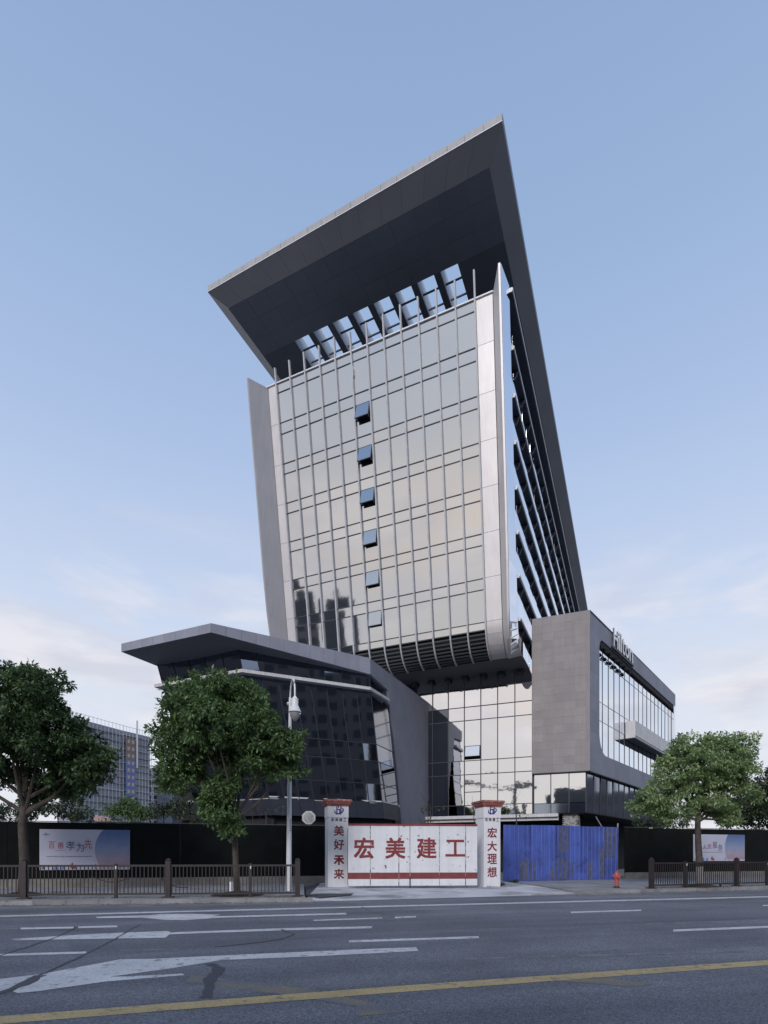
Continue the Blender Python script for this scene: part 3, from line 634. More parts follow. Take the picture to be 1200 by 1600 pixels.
# glass wall under the tower
mx = [832.5, 805.5, 778, 751.7, 725.5, 700.5, 676, 652.5]
ss = [on_line(x, C0, av) for x in mx]; bay = (ss[-1] - ss[0]) / 7; ss = [SB_ + .02 + bay * i for i in range(0, 13)]
zz = [16.75, 14.14, 13.0, 9.58, 8.41, 5.8, zl]
for i in range(len(ss) - 1):
    for k in range(len(zz) - 1):
        q = [Ap(ss[i + 1], zz[k + 1]), Ap(ss[i], zz[k + 1]), Ap(ss[i], zz[k]), Ap(ss[i + 1], zz[k])]
        if i == 3 and k == 2:
            zc = zz[k + 1] + 1.15
            pane('glass_pane', [Ap(ss[i + 1], zc + .1), Ap(ss[i], zc + .1), q[2], q[3]], an, M_PGLASS, pod)
            pane('glass_pane', [q[0], q[1], Ap(ss[i], zz[k + 1] + .1), Ap(ss[i + 1], zz[k + 1] + .1)], an, M_PGLASS, pod)
            a, b = Ap(ss[i + 1] - .05, zc + .08, .05), Ap(ss[i] + .05, zc + .08, .05); c, d = Ap(ss[i] + .05, zc - .82, .20), Ap(ss[i + 1] - .05, zc - .82, .20)
            nn = (b - a).cross(d - a).normalized(); nn = nn if nn.dot(an) > 0 else -nn
            sash = MB().hexa([p - nn * .06 for p in (a, b, c, d)], [a, b, c, d]).build('open_window', M_TRAN, pod)
            q2 = [a, b, c, d]; cc = sum(q2, V((0, 0, 0))) / 4; q2 = [p + (cc - p) * .08 + nn * .012 for p in q2]
            MB().hexa([p - nn * .006 for p in q2], q2).build('pane', M_SGLASS, sash)
            continue
        pane('glass_pane', q, an, M_RGLASS if (i >= 5 and k >= 1) or (i >= 7) else M_PGLASS, pod, jit=.007)  # left bays darkened where the reflected wall should look dark
for i, s in enumerate(ss):
    MB().box(Ap(s - .03, zl, 0), av * .06, an * .07, Z * (16.75 - zl)).build('mullion', M_TRAN if i % 3 else M_SHADE, pod)
for z in zz[1:-1]:
    MB().box(Ap(ss[0], z - .03, 0), av * (ss[-1] - ss[0]), an * .045, Z * .06).build('transom', M_TRAN, pod)
for z in (7.62, 6.9):       # extra bars of one service bay
    MB().box(Ap(ss[3], z, .046), av * bay, an * .04, Z * .05).build('transom', M_TRAN, pod)
# stone front of the box
nx, nz = 5, 20
for i in range(nx):
    for k in range(nz):
        w = SB_ / nx; h = (zt - zb2) / nz; o_ = random.uniform(0, .008)
        MB().box(Ap(i * w + .006, zb2 + k * h + .006, 0), av * (w - .006), an * (.30 + o_), Z * (h - .006)).build('stone_panel', M_STONE, pod)
MB().box(Ap(.0, zb2, -.35), av * SB_, an * .638, Z * (zt - zb2)).build('stone_backing', M_STONE2, pod)
MB().box(Ap(SB_, zb2, -.30), av * .03, an * .66, Z * (zt - zb2)).build('stone_return', M_STONE, pod)
# side frame: top fascia, bottom band, upright with rounded corner
LB = 28.9; SL = 2.15; zfa = 19.15; zga = 9.8
npn = 14
st = Bp(-.0, 0, 0)
for k in range(npn):
    s0 = .0 + k * LB / npn; w = LB / npn
    MB().box(Bp(s0 + .006, zfa, 0), bv * (w - .012), bn * .30, Z * (zt - zfa)).build('fascia_panel', M_STONE2, pod)
    MB().box(Bp(s0 + .006, zb2, 0), bv * (w - .012), bn * .30, Z * (zga - zb2)).build('band_panel', M_STONE2, pod)
for k in range(6):
    h = (zfa - zga) / 6; MB().box(Bp(.0, zga + k * h + .006, 0), bv * SL, bn * .30, Z * (h - .012)).build('upright_panel', M_STONE2, pod)
MB().box(Bp(.0, zb2, -.35), bv * .6, bn * .34, Z * (zt - zb2)).build('stone_backing', M_SHADE, pod)
MB().box(Ap(0, zb2, 0), bn * .30, an * .30, Z * (zt - zb2)).build('corner_stone', M_STONE, pod)
rr = 1.7; pts = [Bp(SL, zga)]
for k in range(9):
    t = k / 8 * math.pi / 2; pts.append(Bp(SL + rr - rr * math.sin(t), zga + rr - rr * math.cos(t)))
MB().prism(pts, bn * .30).build('rounded_corner', M_STONE2, pod)
pts = [Bp(SL, zfa)] + [Bp(SL + .8 - .8 * math.sin(k / 6 * math.pi / 2), zfa - .8 + .8 * math.cos(k / 6 * math.pi / 2)) for k in range(7)]
MB().prism(pts[::-1], bn * .30).build('rounded_corner', M_STONE2, pod)
# top cap, soffit of the side overhang, far end
MB().prism([Ap(-.3, zt, .3), Ap(SB_, zt, .3), Ap(SB_, zt, .3) + bv * LB, Bp(LB, zt, .3)], Z * .04).build('roof_cap', M_STONE2, pod)
MB().prism([Bp(-.29, zb2 - .06, .29), Ap(SB_, zb2 - .06, .29), Ap(SB_, zb2 - .06, -1.0), Bp(.6, zb2 - .06, -1.0), Bp(LB, zb2 - .06, -1.0), Bp(LB, zb2 - .06, .29)], Z * .05).build('box_soffit', M_SHADE, pod)
MB().box(Bp(SL, zfa - .50, -.02), bv * (LB - SL), bn * .26, Z * .50).build('window_head', M_DARK, pod)
sb = [SL + (28.03 - SL) * i / 17 for i in range(18)]; zs = [zfa - .5, 17.75, 14.2, 12.65, zga]
for i in range(17):
    for k in range(4):
        q = [Bp(sb[i], zs[k + 1], .04), Bp(sb[i + 1], zs[k + 1], .04), Bp(sb[i + 1], zs[k], .04), Bp(sb[i], zs[k], .04)]
        pane('side_glass_pane', q, bn, M_SGLASS, pod, jit=.004)
for i in range(18): MB().box(Bp(sb[i] - .035, zga, .042), bv * .045, bn * .03, Z * (zfa - .5 - zga)).build('side_mullion', M_TRAN, pod)
for z in zs[1:-1]: MB().box(Bp(SL, z - .02, .042), bv * (28.03 - SL), bn * .02, Z * .04).build('side_transom', M_MULL, pod)
MB().box(Bp(28.05, zga, 0), bv * (LB - 28.05), bn * .30, Z * (zfa - zga)).build('upright_panel', M_SGLASS, pod)
# low glass storey under the stone box
fs = [0.02, SB_ * .315, SB_ * .655, SB_ * .98]
for i in range(3):
    for z0, z1 in ((5.75, zb2 - .07), (zl, 5.72)):
        pane('lower_glass_pane', [Ap(fs[i + 1], z0, -.02), Ap(fs[i], z0, -.02), Ap(fs[i], z1, -.02), Ap(fs[i + 1], z1, -.02)], an, M_PGLASS if z0 > 5.7 else M_LGLASS, pod)
for s in fs: MB().box(Ap(s - .03, zl, -.02), av * .06, an * .07, Z * (zb2 - .07 - zl)).build('mullion', M_TRAN, pod)
for i in range(17):
    s0, s1 = .12 + i * 1.63, .12 + (i + 1) * 1.63
    pane('lower_glass_pane', [Bp(s0, zl, -.03), Bp(s1, zl, -.03), Bp(s1, zb2 - .07, -.03), Bp(s0, zb2 - .07, -.03)], bn, M_LGLASS, pod, jit=.012)
    MB().box(Bp(s0 - .03, zl, -.03), bv * .06, bn * .06, Z * (zb2 - .07 - zl)).build('side_mullion', M_TRAN, pod)
# balcony box on the side
bal = MB().box(Bp(9.85, 12.3, .1), bv * 18.3, bn * .85, Z * 1.55).build('balcony_box', M_LEDGE, pod)
MB().box(Bp(9.85, 12.22, .1), bv * 18.3, bn * .80, Z * .08).build('balcony_soffit', M_SHADE, pod)
MB().box(Bp(9.85, 12.42, .955), bv * 18.3, bn * .02, Z * .05).build('balcony_trim', M_TRAN, pod)
# base void, canopy ledge, stub column
MB().box(Ap(.4, .1, -2.5), av * 22.4, -an * 1.0, Z * 4.8).build('base_wall', M_DARK, pod)
MB().box(Bp(1.5, .1, -2.5), bv * 27, -bn * 1.0, Z * 4.8).build('base_wall', M_DARK, pod)
MB().prism([Ap(.02, zl - .06, .0), Ap(22.4, zl - .06, .0), Ap(22.4, zl - .06, -4), Bp(4, zl - .06, -4), Bp(28, zl - .06, -4), Bp(28, zl - .06, 0)], Z * .05).build('base_soffit', M_DARK, pod)
l0, l1 = on_line(872, C0 + an * .8, av), on_line(652, C0 + an * .8, av)
MB().box(Ap(l0, 4.62, .01), av * (l1 - l0), an * .8, Z * .26).build('canopy_ledge', M_LEDGE, pod)
MB().box(Ap(l0, 4.36, .01), av * (l1 - l0), an * .55, Z * .24).build('canopy_ledge', M_LEDGE, pod)
MB().box(Ap(l0, 4.60, .02), av * (l1 - l0), an * .5, Z * .03).build('ledge_gap', M_DARK, pod)
pc = on_line(893, C0 + an * -.4, av)
for k in range(58):
    w = .235
    for j in range(5):
        x = j * w + (w / 2 if k % 2 else 0) - .6
        if x + w > .75: continue
        if k < 34: continue
        MB().box(Ap(pc + x + .005, .1 + k * .083, -.75 + random.uniform(0, .01)), av * (w - .012), an * .4, Z * .075).build('brick', M_BRICK, pod)
MB().box(Ap(pc - .62, .1, -1.1), av * 1.28, an * .4, Z * 4.8).build('brick_column', M_PLINTH, pod)
# downlights under the tower soffit, in front of the glass wall
for i in range(7):
    p = Ap(SB_ + 1.0 + i * 1.51, uz - .03, .22)
    MB().lathe(p, [(.0, -.30), (.24, -.30), (.28, -.2), (.28, 0)], 12).build('downlight', M_SHADE, tower, smooth=True)
# sign
sg = thing('sign_lettering', 'large white-faced channel letters standing on the dark strip of the podium side', 'sign', Bp(5.24, 19.4, .3))
MB().box(Bp(5.0, 19.22, .32), bv * 6.3, bn * .12, Z * .14).build('mounting_rail', M_TRAN, sg)
x = 5.24; ws = {'H': 1.22, 'i': .34, 'l': .30, 't': .72, 'o': 1.14, 'n': 1.06}
for ch in 'Hilton':
    w = ws[ch]; h = {'H': 1.48, 'i': 1.52, 'l': 1.54, 't': 1.36, 'o': 1.08, 'n': 1.08}[ch]
    lo = letter(ch, Bp(x + w / 2, 19.42 + h / 2, .40), bv, Z, w, h, M_TRAN, sg, th=.07, bold=.01)
    letter(ch, Bp(x + w / 2, 19.42 + h / 2, .472), bv, Z, w, h, mat('white_letter_face', (.82, .82, .84), .4), lo, th=.012, name='letter_face', bold=.022)
    x += w + .17
gl = thing('string_lights', 'loose string of dark bulbs hanging under the strip below the sign', 'lights', Bp(3.0, 18.6, .4))
MB().tube([Bp(2.35 + k * .44, 18.55 + .09 * math.sin(k * 2.4), .42) for k in range(20)], .035, 5).build('cable', M_DARK, gl)
for k in range(19):
    MB().lathe(Bp(2.4 + k * .445, 18.22 + .12 * math.sin(k * 2.1), .42), [(.02, .34), (.12, .22), (.16, .08), (.06, 0)], 8).build('bulb', M_DARK, gl)

# =================================================================== PAVILION
zP = 14.9
p0 = W(190, 1005.8, zP); p1 = W(330, 973.8, zP); p2 = W(578.6, 1028.6, zP); p4 = W(667.5, 1096.5, zP)
pav_o = thing('glass_pavilion', 'low dark glass pavilion with angular overhanging grey roof and white ledges', 'building', xy(p1, 0))
p4b = p4 + (p4 - p2).normalized() * 2.0
hx = [14.39, 14.35, 13.86]
back0 = p0 + dv * 19; 
top = MB()
ringT = [p0, p1, p2, p4b, p4b + dv * 3, back0]
top.prism([xy(p, zP - .04) for p in ringT], Z * .04).build('roof_deck', M_STONE2, pav_o)
def fascia(a, b, za, zb_, name, n=1, m=M_STONE2):
    d = (b - a).normalized(); nn = V((d.y, -d.x, 0)); 
    for i in range(n):
        x, y = lerp(a, b, i / n), lerp(a, b, (i + 1) / n) - d * .012; z0, z1 = za + (zb_ - za) * i / n, za + (zb_ - za) * (i + 1) / n
        q = [xy(x, z0), xy(y, z1), xy(y, zP - .002), xy(x, zP - .002)]
        MB().hexa([p - nn * .2 for p in q], [p + nn * .02 for p in q]).build(name, m, pav_o)
fascia(p0, p1, 14.39, 14.37, 'fascia_panel', 8); fascia(p1, p2, 14.37, 13.82, 'fascia_panel', 12)
fascia(p0 + dv * 19, p0, 14.39, 14.39, 'fascia_panel', 8)
# main wedge wall running back to the podium
d24 = (p4 - p2).normalized(); n24 = V((d24.y, -d24.x, 0))
def q24(px, py):       # spot on the wall plane
    s = on_line(px, p2, d24); p = p2 + d24 * s; return V((p.x, p.y, EYE + (HY - py) / F * p.y))
wall = [p2, xy(p4b, zP), xy(p4b, 2.2), q24(627, 1286), q24(617, 1170), q24(606, 1078), xy(p2, 13.82)]
MB().prism(wall, -n24 * .5).build('wedge_wall', M_STONE2, pav_o)
jm = [q24(606, 1078), q24(617, 1170), q24(627, 1286)]
# soffit
gu1 = W(380, 1050, 12.8); 
MB().prism([xy(p0, 14.385) - fn * 0, xy(p1, 14.365), xy(p2, 13.83), xy(p2, 13.83) + d24 * 3, xy(p2, 14.0) + V((-4, 9, 0)), xy(back0, 14.385)], Z * .02).build('roof_soffit', M_ROOFC, pav_o)
# glass facets leaning inward towards the ground
Tz, Bz = 12.8, 5.2
gt = [W(256, 1076, Tz), W(380, 1052, Tz), W(579, 1079, Tz), W(606, 1097, Tz)]
_g1 = W(420, 1246, Bz); _d0 = xy(gt[0] - gt[1], 0).normalized(); _d1 = xy(gt[2] - gt[1], 0).normalized(); _d2 = xy(gt[3] - gt[2], 0).normalized()
_g0 = _g1 + _d0 * on_line(303, _g1, _d0); _g2 = _g1 + _d1 * on_line(597, _g1, _d1); _g3 = _g2 + _d2 * on_line(622, _g2, _d2)
gb = [_g0, _g1, _g2, _g3]
def GP(f, u, z, off=0):
    k = (z - Bz) / (Tz - Bz); a = lerp(gb[f], gt[f], k); b = lerp(gb[f + 1], gt[f + 1], k); a.z = b.z = z
    p = lerp(a, b, u); d = (b - a).normalized(); nn = V((d.y, -d.x, 0)); return p + nn * off
zr = [14.42, 12.85, 9.17, 8.0, 6.45, 5.2, 4.1]
for f, nb in ((0, 5), (1, 8), (2, 1)):
    for i in range(nb):
        for k in range(len(zr) - 1):
            q = [GP(f, i / nb, zr[k + 1]), GP(f, (i + 1) / nb, zr[k + 1]), GP(f, (i + 1) / nb, zr[k]), GP(f, i / nb, zr[k])]
            nn = (q[1] - q[0]).cross(q[3] - q[0]).normalized(); nn = nn if nn.y < 0 or f == 2 and nn.dot(n24) > 0 else -nn
            m_ = M_DGLASS if not (f == 2 and k in (1, 2)) else M_LGLASS
            if f == 0 and i == 0 and k in (1, 2): m_ = M_LGLASS
            pane('glass_pane', q, nn, m_ if k < 5 else M_SHADE, pav_o, jit=.008)
    for i in range(nb + 1):
        a0, a1 = GP(f, i / nb, 4.1, .0), GP(f, i / nb, 14.42, .0); d = (gt[f + 1] - gt[f]).normalized(); nn = V((d.y, -d.x, 0))
        MB().hexa([a0 - d * .02, a0 + d * .02, a0 + d * .02 + nn * .03, a0 - d * .02 + nn * .03], [a1 - d * .02, a1 + d * .02, a1 + d * .02 + nn * .03, a1 - d * .02 + nn * .03]).build('mullion', M_SHADE, pav_o)
    for z in zr[1:-1]:
        a0, a1 = GP(f, 0, z, 0), GP(f, 1, z, 0); d = (a1 - a0).normalized(); nn = V((d.y, -d.x, 0))
        MB().box(a0 - Z * .03, a1 - a0, nn * .025, Z * .04).build('transom', M_TRAN, pav_o)
# two white ledges following the facets
def ledge(pl, w, h, m=M_LEDGE):
    for i in range(len(pl) - 1):
        a, b = pl[i], pl[i + 1]
        def off(p, j):
            d1 = (pl[j] - pl[j - 1]).normalized() if j > 0 else (pl[1] - pl[0]).normalized(); d2 = (pl[j + 1] - pl[j]).normalized() if j < len(pl) - 1 else d1
            if j == 0: d1 = d2
            n_ = (V((-d1.y, d1.x, 0)) + V((-d2.y, d2.x, 0))).normalized(); return p + n_ * w
        MB().prism([a, b, off(b, i + 1), off(a, i)], Z * h).build('ledge', m, pav_o)
ledge([W(241, 1074, 12.7), W(378, 1050, 12.7), W(579, 1078, 12.7), W(609, 1096, 12.7)], .7, .2)
ledge([xy(gb[0] + (gb[0] - gb[1]) * .1, 5.12), xy(gb[1], 5.12), xy(gb[2], 5.12), xy(gb[3] + (gb[3] - gb[2]) * .1, 5.12)], .65, .18)
# dark base under the lower ledge
bb = [lerp(gb[0], gb[1], -.3), gb[1], gb[2], gb[3]]
for i in range(3):
    a, b = bb[i], bb[i + 1]; d = (b - a).normalized(); nn = V((-d.y, d.x, 0))
    MB().box(xy(a, .1) + nn * .5, xy(b, .1) - xy(a, .1), nn * .3, Z * 4.0).build('base_wall', M_BODY, pav_o)
MB().prism([xy(gt[0], 4.0) + V((.6, 1.0, 0)), xy(gt[1], 4.0) + V((.4, 1.6, 0)), xy(gt[2], 4.0) + V((-.5, 1.2, 0)), xy(p4, 4.0) + V((-3, 0, 0)), xy(back0, 4.0) + V((5, 0, 0))], Z * 10.2).build('building_core', M_BODY, pav_o)

# =================================================================== HOARDING (black turf-faced fence)
def hoarding(s0, s1, label, ztop):
    h = thing('hoarding', label, 'fence', fpt(s0, .1))
    n = max(1, round((s1 - s0) / 2.4)); w = (s1 - s0) / n
    for i in range(n):
        o_ = random.uniform(0, .02)
        MB().box(fpt(s0 + i * w + .006, .50, 0), FD * (w - .012), FN * (.06 + o_), Z * (ztop - .5 + random.uniform(-.015, .015))).build('turf_panel', M_TURF, h)
        MB().box(fpt(s0 + i * w + .01, .10, -.04), FD * (w - .02), FN * .22, Z * .42).build('plinth_block', M_PLINTH, h)
    MB().box(fpt(s0, ztop + .02, -.03), FD * (s1 - s0), FN * .12, Z * .03).build('top_rail', M_LOUV, h)
    return h
hoarding(-12, on_line(513, FP, FD), 'long black turf-faced hoarding left of the white gate', 3.15)
hoarding(33.8, 70, 'black turf-faced hoarding right of the blue metal fence', 3.32)

def circle_mat():
    m = bpy.data.materials.new('printed_sky_disc'); m.use_nodes = True; nt = m.node_tree; b = nt.nodes['Principled BSDF']; b.inputs['Roughness'].default_value = .5
    tc = node(nt, 'ShaderNodeTexCoord'); sp = node(nt, 'ShaderNodeSeparateXYZ'); nt.links.new(tc.outputs['Object'], sp.inputs[0])
    r = node(nt, 'ShaderNodeValToRGB'); mr = node(nt, 'ShaderNodeMapRange'); mr.inputs['From Min'].default_value = -.5; mr.inputs['From Max'].default_value = 1.15
    nt.links.new(sp.outputs['Z'], mr.inputs['Value']); nt.links.new(mr.outputs[0], r.inputs[0])
    e = r.color_ramp.elements; e[0].position = 0; e[0].color = (.34, .22, .28, 1); e[1].position = 1; e[1].color = (.10, .155, .34, 1)
    x = r.color_ramp.elements.new(.30); x.color = (.36, .32, .42, 1); x = r.color_ramp.elements.new(.55); x.color = (.24, .30, .46, 1)
    nz_ = node(nt, 'ShaderNodeTexNoise'); nz_.inputs['Scale'].default_value = 2.5; nt.links.new(tc.outputs['Object'], nz_.inputs['Vector'])
    sc = node(nt, 'ShaderNodeMapRange'); sc.inputs['To Min'].default_value = .85; sc.inputs['To Max'].default_value = 1.15; nt.links.new(nz_.outputs['Fac'], sc.inputs['Value'])
    vm = node(nt, 'ShaderNodeVectorMath', operation='SCALE'); nt.links.new(r.outputs[0], vm.inputs[0]); nt.links.new(sc.outputs[0], vm.inputs['Scale']); nt.links.new(vm.outputs[0], b.inputs['Base Color'])
    return m
M_DISC = circle_mat()
M_PRED = mat('print_red', (.33, .05, .06), .5); M_PNAVY = mat('print_navy', (.05, .055, .16), .5); M_PGREY = mat('print_grey', (.17, .18, .26), .5); M_PBLUE = mat('print_blue', (.12, .22, .50), .5); M_PPINK = mat('print_pink', (.45, .33, .42), .5)
def poster(pxl, pxr, pyt, pyb, label, chars, off=.10):
    sl_, sr_ = on_line(pxl, FP + FN * off, FD), on_line(pxr, FP + FN * off, FD)
    pl = fpt(sl_, 0, off); prr = fpt(sr_, 0, off)
    zt_ = EYE + (HY - pyt) / F * pl.y; zb_ = EYE + (HY - pyb) / F * pl.y; w = sr_ - sl_; h = zt_ - zb_
    t = thing('poster_board', label, 'poster', xy(pl, zb_))
    MB().box(xy(pl, zb_), FD * w, FN * .03, Z * h).build('board', M_POST, t)
    def P(x, y, o=.032): return xy(pl, zb_) + FD * (x * w) + Z * (y * h) + FN * o
    # sky disc cut by the board edge
    cx, cy, r = .98, .50, .355 * w / h * 1.06; pts = []
    for k in range(61):
        a = math.pi / 2 + math.pi * k / 60; x = cx + (r * h / w) * math.cos(a) * 1.0; y = cy + r * math.sin(a)
        pts.append((min(x, .998), min(max(y, .06), .998)))
    pts.append((.998, .06)); pts.append((.998, .998))
    uniq = []
    for p in pts:
        if not uniq or (abs(p[0] - uniq[-1][0]) + abs(p[1] - uniq[-1][1])) > 1e-4: uniq.append(p)
    if (abs(uniq[0][0] - uniq[-1][0]) + abs(uniq[0][1] - uniq[-1][1])) < 1e-4: uniq.pop()
    o = MB().poly([P(*p) for p in uniq]).build('printed_disc', M_DISC, t, at=P(.9, .3))
    for ch, x, y, sx, sy, mm in chars: letter(ch, P(x, y, .033), FD, Z, sx * w, sy * h, mm, t, th=.003, bold=.0)
    def line(x0, x1, y, dash, hh, mm, name):
        mb = MB(); x = x0
        while x < x1:
            ww = dash * random.uniform(.6, .9); mb.box(P(x, y - hh / 2 * random.uniform(.6, 1), .032), FD * (ww * w), FN * .002, Z * hh * h); x += dash
        mb.build(name, mm, t, kind='stuff')
    line(.075, .575, .33, .02, .022, M_PGREY, 'fine_print'); line(.17, .27, .475, .02, .012, M_PGREY, 'fine_print'); line(.1, .17, .70, .02, .012, M_PRED, 'fine_print')
    star = MB(); star.box(P(.035, .865, .032), FD * (.075 * w), FN * .002, Z * .012 * h).box(P(.066, .83, .0345), FD * (.007 * w), FN * .002, Z * .09 * h); star.build('corner_emblem', M_PNAVY, t)
    for x0, x1, y0, y1, mm in ((.14, .21, .0, .14, M_PBLUE), (.23, .28, .01, .13, M_PBLUE), (.02, .06, .02, .09, M_PNAVY), (.33, .37, .04, .19, M_PRED), (.36, .40, .02, .13, M_PRED), (.66, .72, .02, .09, M_PPINK), (.74, .78, .02, .10, M_PPINK), (.60, .62, .02, .16, M_PBLUE)):
        MB().prism([P(x0, y0 + .003, .0325), P(x1, y0 + .003, .0325), P((x0 + x1) / 2 + (x1 - x0) * .3, y1, .0325), P(x0 + (x1 - x0) * .3, y1 * .8, .0325)], FN * .002).build('printed_motif', mm, t)
    return t
poster(62, 203, 1295.5, 1359.5, 'wide poster with blue sky disc on the hoarding behind the left tree', [
    ('百', .13, .60, .062, .15, M_PRED), ('善', .228, .605, .07, .16, M_PRED), ('孝', .335, .60, .10, .23, M_PNAVY), ('为', .44, .56, .085, .22, M_PNAVY), ('先', .53, .64, .085, .23, M_PRED)])
poster(1083, 1163, 1303.5, 1345.5, 'smaller poster with blue sky disc behind the trunk of the right tree', [
    ('为', .115, .55, .07, .17, M_PRED), ('人', .212, .53, .07, .17, M_PNAVY), ('民', .305, .54, .075, .18, M_PRED), ('服', .41, .60, .085, .24, M_PNAVY), ('务', .515, .50, .09, .26, M_PNAVY)])

# =================================================================== GATE
ang = math.radians(15); gx = V((math.cos(ang), math.sin(ang), 0)); gy = V((-math.sin(ang), math.cos(ang), 0))
def emblem(c, xd, s, parent):
    mb = MB(); n = V(xd).cross(Z); 
    def bx(x0, x1, y0, y1): mb.box(V(c) + V(xd) * (x0 * s) + Z * (y0 * s), V(xd) * ((x1 - x0) * s), n * .006, Z * ((y1 - y0) * s))
    bx(-.28, -.17, -.5, .45); bx(-.10, .0, .18, .5); bx(-.10, .24, .42, .52); bx(.14, .26, -.45, .42); bx(-.17, .12, -.02, .08); bx(.02, .12, -.48, .0)
    ob = mb.build('emblem_bars', M_NAVY, parent)
    mb2 = MB(); ro = []; ri = []
    for k in range(33):
        a = math.pi * .72 + (math.pi * 1.5) * k / 32; r_ = .52; w_ = .05 + .09 * math.sin(math.pi * k / 32)
        for rr_, ls in ((r_, ro), (r_ - w_ * 1.3, ri)):
            x = rr_ * math.cos(a); y = rr_ * .62 * math.sin(a); tl = .35; ls.append(V(c) + V(xd) * ((x * math.cos(tl) - y * math.sin(tl)) * s) + Z * ((x * math.sin(tl) + y * math.cos(tl) - .12) * s) + n * .008)
    mb2.loft([ro, ri], closed=False); o = mb2.build('emblem_swoosh', M_NAVY, parent); return ob
def pillar(pc, w, dp, label, chars, ys, cpx, ztop):
    """pc = near left corner of the shaft on the ground"""
    t = thing('gate_pillar', label, 'pillar', xy(pc, .0)); zj = 3.38
    MB().box(xy(pc, .02), gx * w, gy * dp, Z * (zj - .02)).build('shaft', M_WHITE, t)
    MB().box(xy(pc, zj + .012) - gx * .02 - gy * .02, gx * (w + .04), gy * (dp + .04), Z * (ztop - zj - .012)).build('head_block', M_WHITE, t)
    MB().box(xy(pc, zj - .0) + gx * .01 + gy * .01, gx * (w - .02), gy * (dp - .02), Z * .012).build('joint', M_PLINTH, t)
    rings = []
    for o_, z in ((.03, 0), (.05, .07), (.10, .10), (.13, .20), (.17, .22), (.17, .30), (.10, .33)):
        rings.append([xy(pc, ztop + z) + gx * a_ + gy * b_ for a_, b_ in ((-o_, -o_), (w + o_, -o_), (w + o_, dp + o_), (-o_, dp + o_))])
    MB().loft(rings).build('cap', M_CAPRED, t)
    Yc = (xy(pc, 0) + gx * (w / 2)).y
    for ch, y in zip(chars, ys):
        zc = EYE + (HY - y) / F * Yc; letter(ch, xy(pc, zc) + gx * cpx - gy * .003, gx, Z, .47, .47, M_LETRED, t, th=.004)
    for i, ch in enumerate('宏美建工'):
        letter(ch, xy(pc, EYE + (HY - 1280.8) / F * Yc) + gx * (cpx - .30 + i * .195 ) - gy * .003, gx, Z, .145, .15, M_SMALL, t, th=.004)
    emblem(xy(pc, EYE + (HY - 1265.3) / F * Yc) + gx * cpx - gy * .024, gx, .46, t)
    return t
pc1 = W(512.5, 1386.5, .1); pc1 = xy(pc1, 0); pc2 = xy(W(756, 1386, .1), 0)
pillar(pc1, .96, .9, 'white pillar lettered down its face, left of the gate, red cap', ['美', '好', 'WEI', '来'], [1298, 1319.5, 1343.5, 1365.5], .52, 3.92)
pillar(pc2, .86, .9, 'white pillar lettered down its face, between the gate and blue fence', ['宏', '大', '理', '想'], [1301, 1322, 1342, 1362.5], .43, 3.90)
GL = D(543, 1380, 34.9); GR = D(746, 1380, 35.5); GL.z = GR.z = 0
gd = (GR - GL).normalized(); gn = V((gd.y, -gd.x, 0))
gate = thing('site_gate', 'wide white steel gate with red borders, chipped paint and large red characters', 'gate', xy(lerp(GL, GR, .5), .1))
def gpx(px): return on_line(px, GL, gd)
seams = [543.5, 578.5, 623, 640.5, 686, 727, 745.5]
for i in range(6):
    s0, s1 = gpx(seams[i]), gpx(seams[i + 1]); o_ = random.uniform(0, .012); p = GL + gd * (s0 + .01) + gn * o_
    MB().box(xy(p, .22), gd * (s1 - s0 - .02), gn * .05, Z * 2.74).build('gate_panel', M_GATE, gate)
    MB().box(xy(p, .53) + gn * .051, gd * (s1 - s0 - .02), gn * .006, Z * .29).build('red_band', M_RED, gate)
    MB().box(xy(p, 2.962) - gn * .02, gd * (s1 - s0 - .02), gn * .10, Z * .085).build('top_border', M_RED, gate)
    if i: MB().box(xy(GL + gd * (s0 - .02), .22) + gn * .052, gd * .04, gn * .006, Z * 2.74).build('seam_strip', M_CRK, gate)
MB().box(xy(GL, .24) - gn * .03, GR - GL, -gn * .03, Z * 2.6).build('gate_backing', M_TRAN, gate)
for ch, px in zip('宏美建工', (568.5, 617.5, 666.3, 711)):
    p = GL + gd * gpx(px) + gn * .064; h = .92 if ch != '工' else .74; letter(ch, xy(p, EYE + (HY - 1325.2) / F * p.y), gd, Z, .88, h, M_LETRED, gate, th=.005)
for k in range(9):       # chips of paint, each a small flake-shaped scar
    pass
MB().box(xy(GL + gd * gpx(639.5), .12) + gn * .06, gd * .05, gn * .03, Z * .5).build('drop_bolt', M_TRAN, gate)

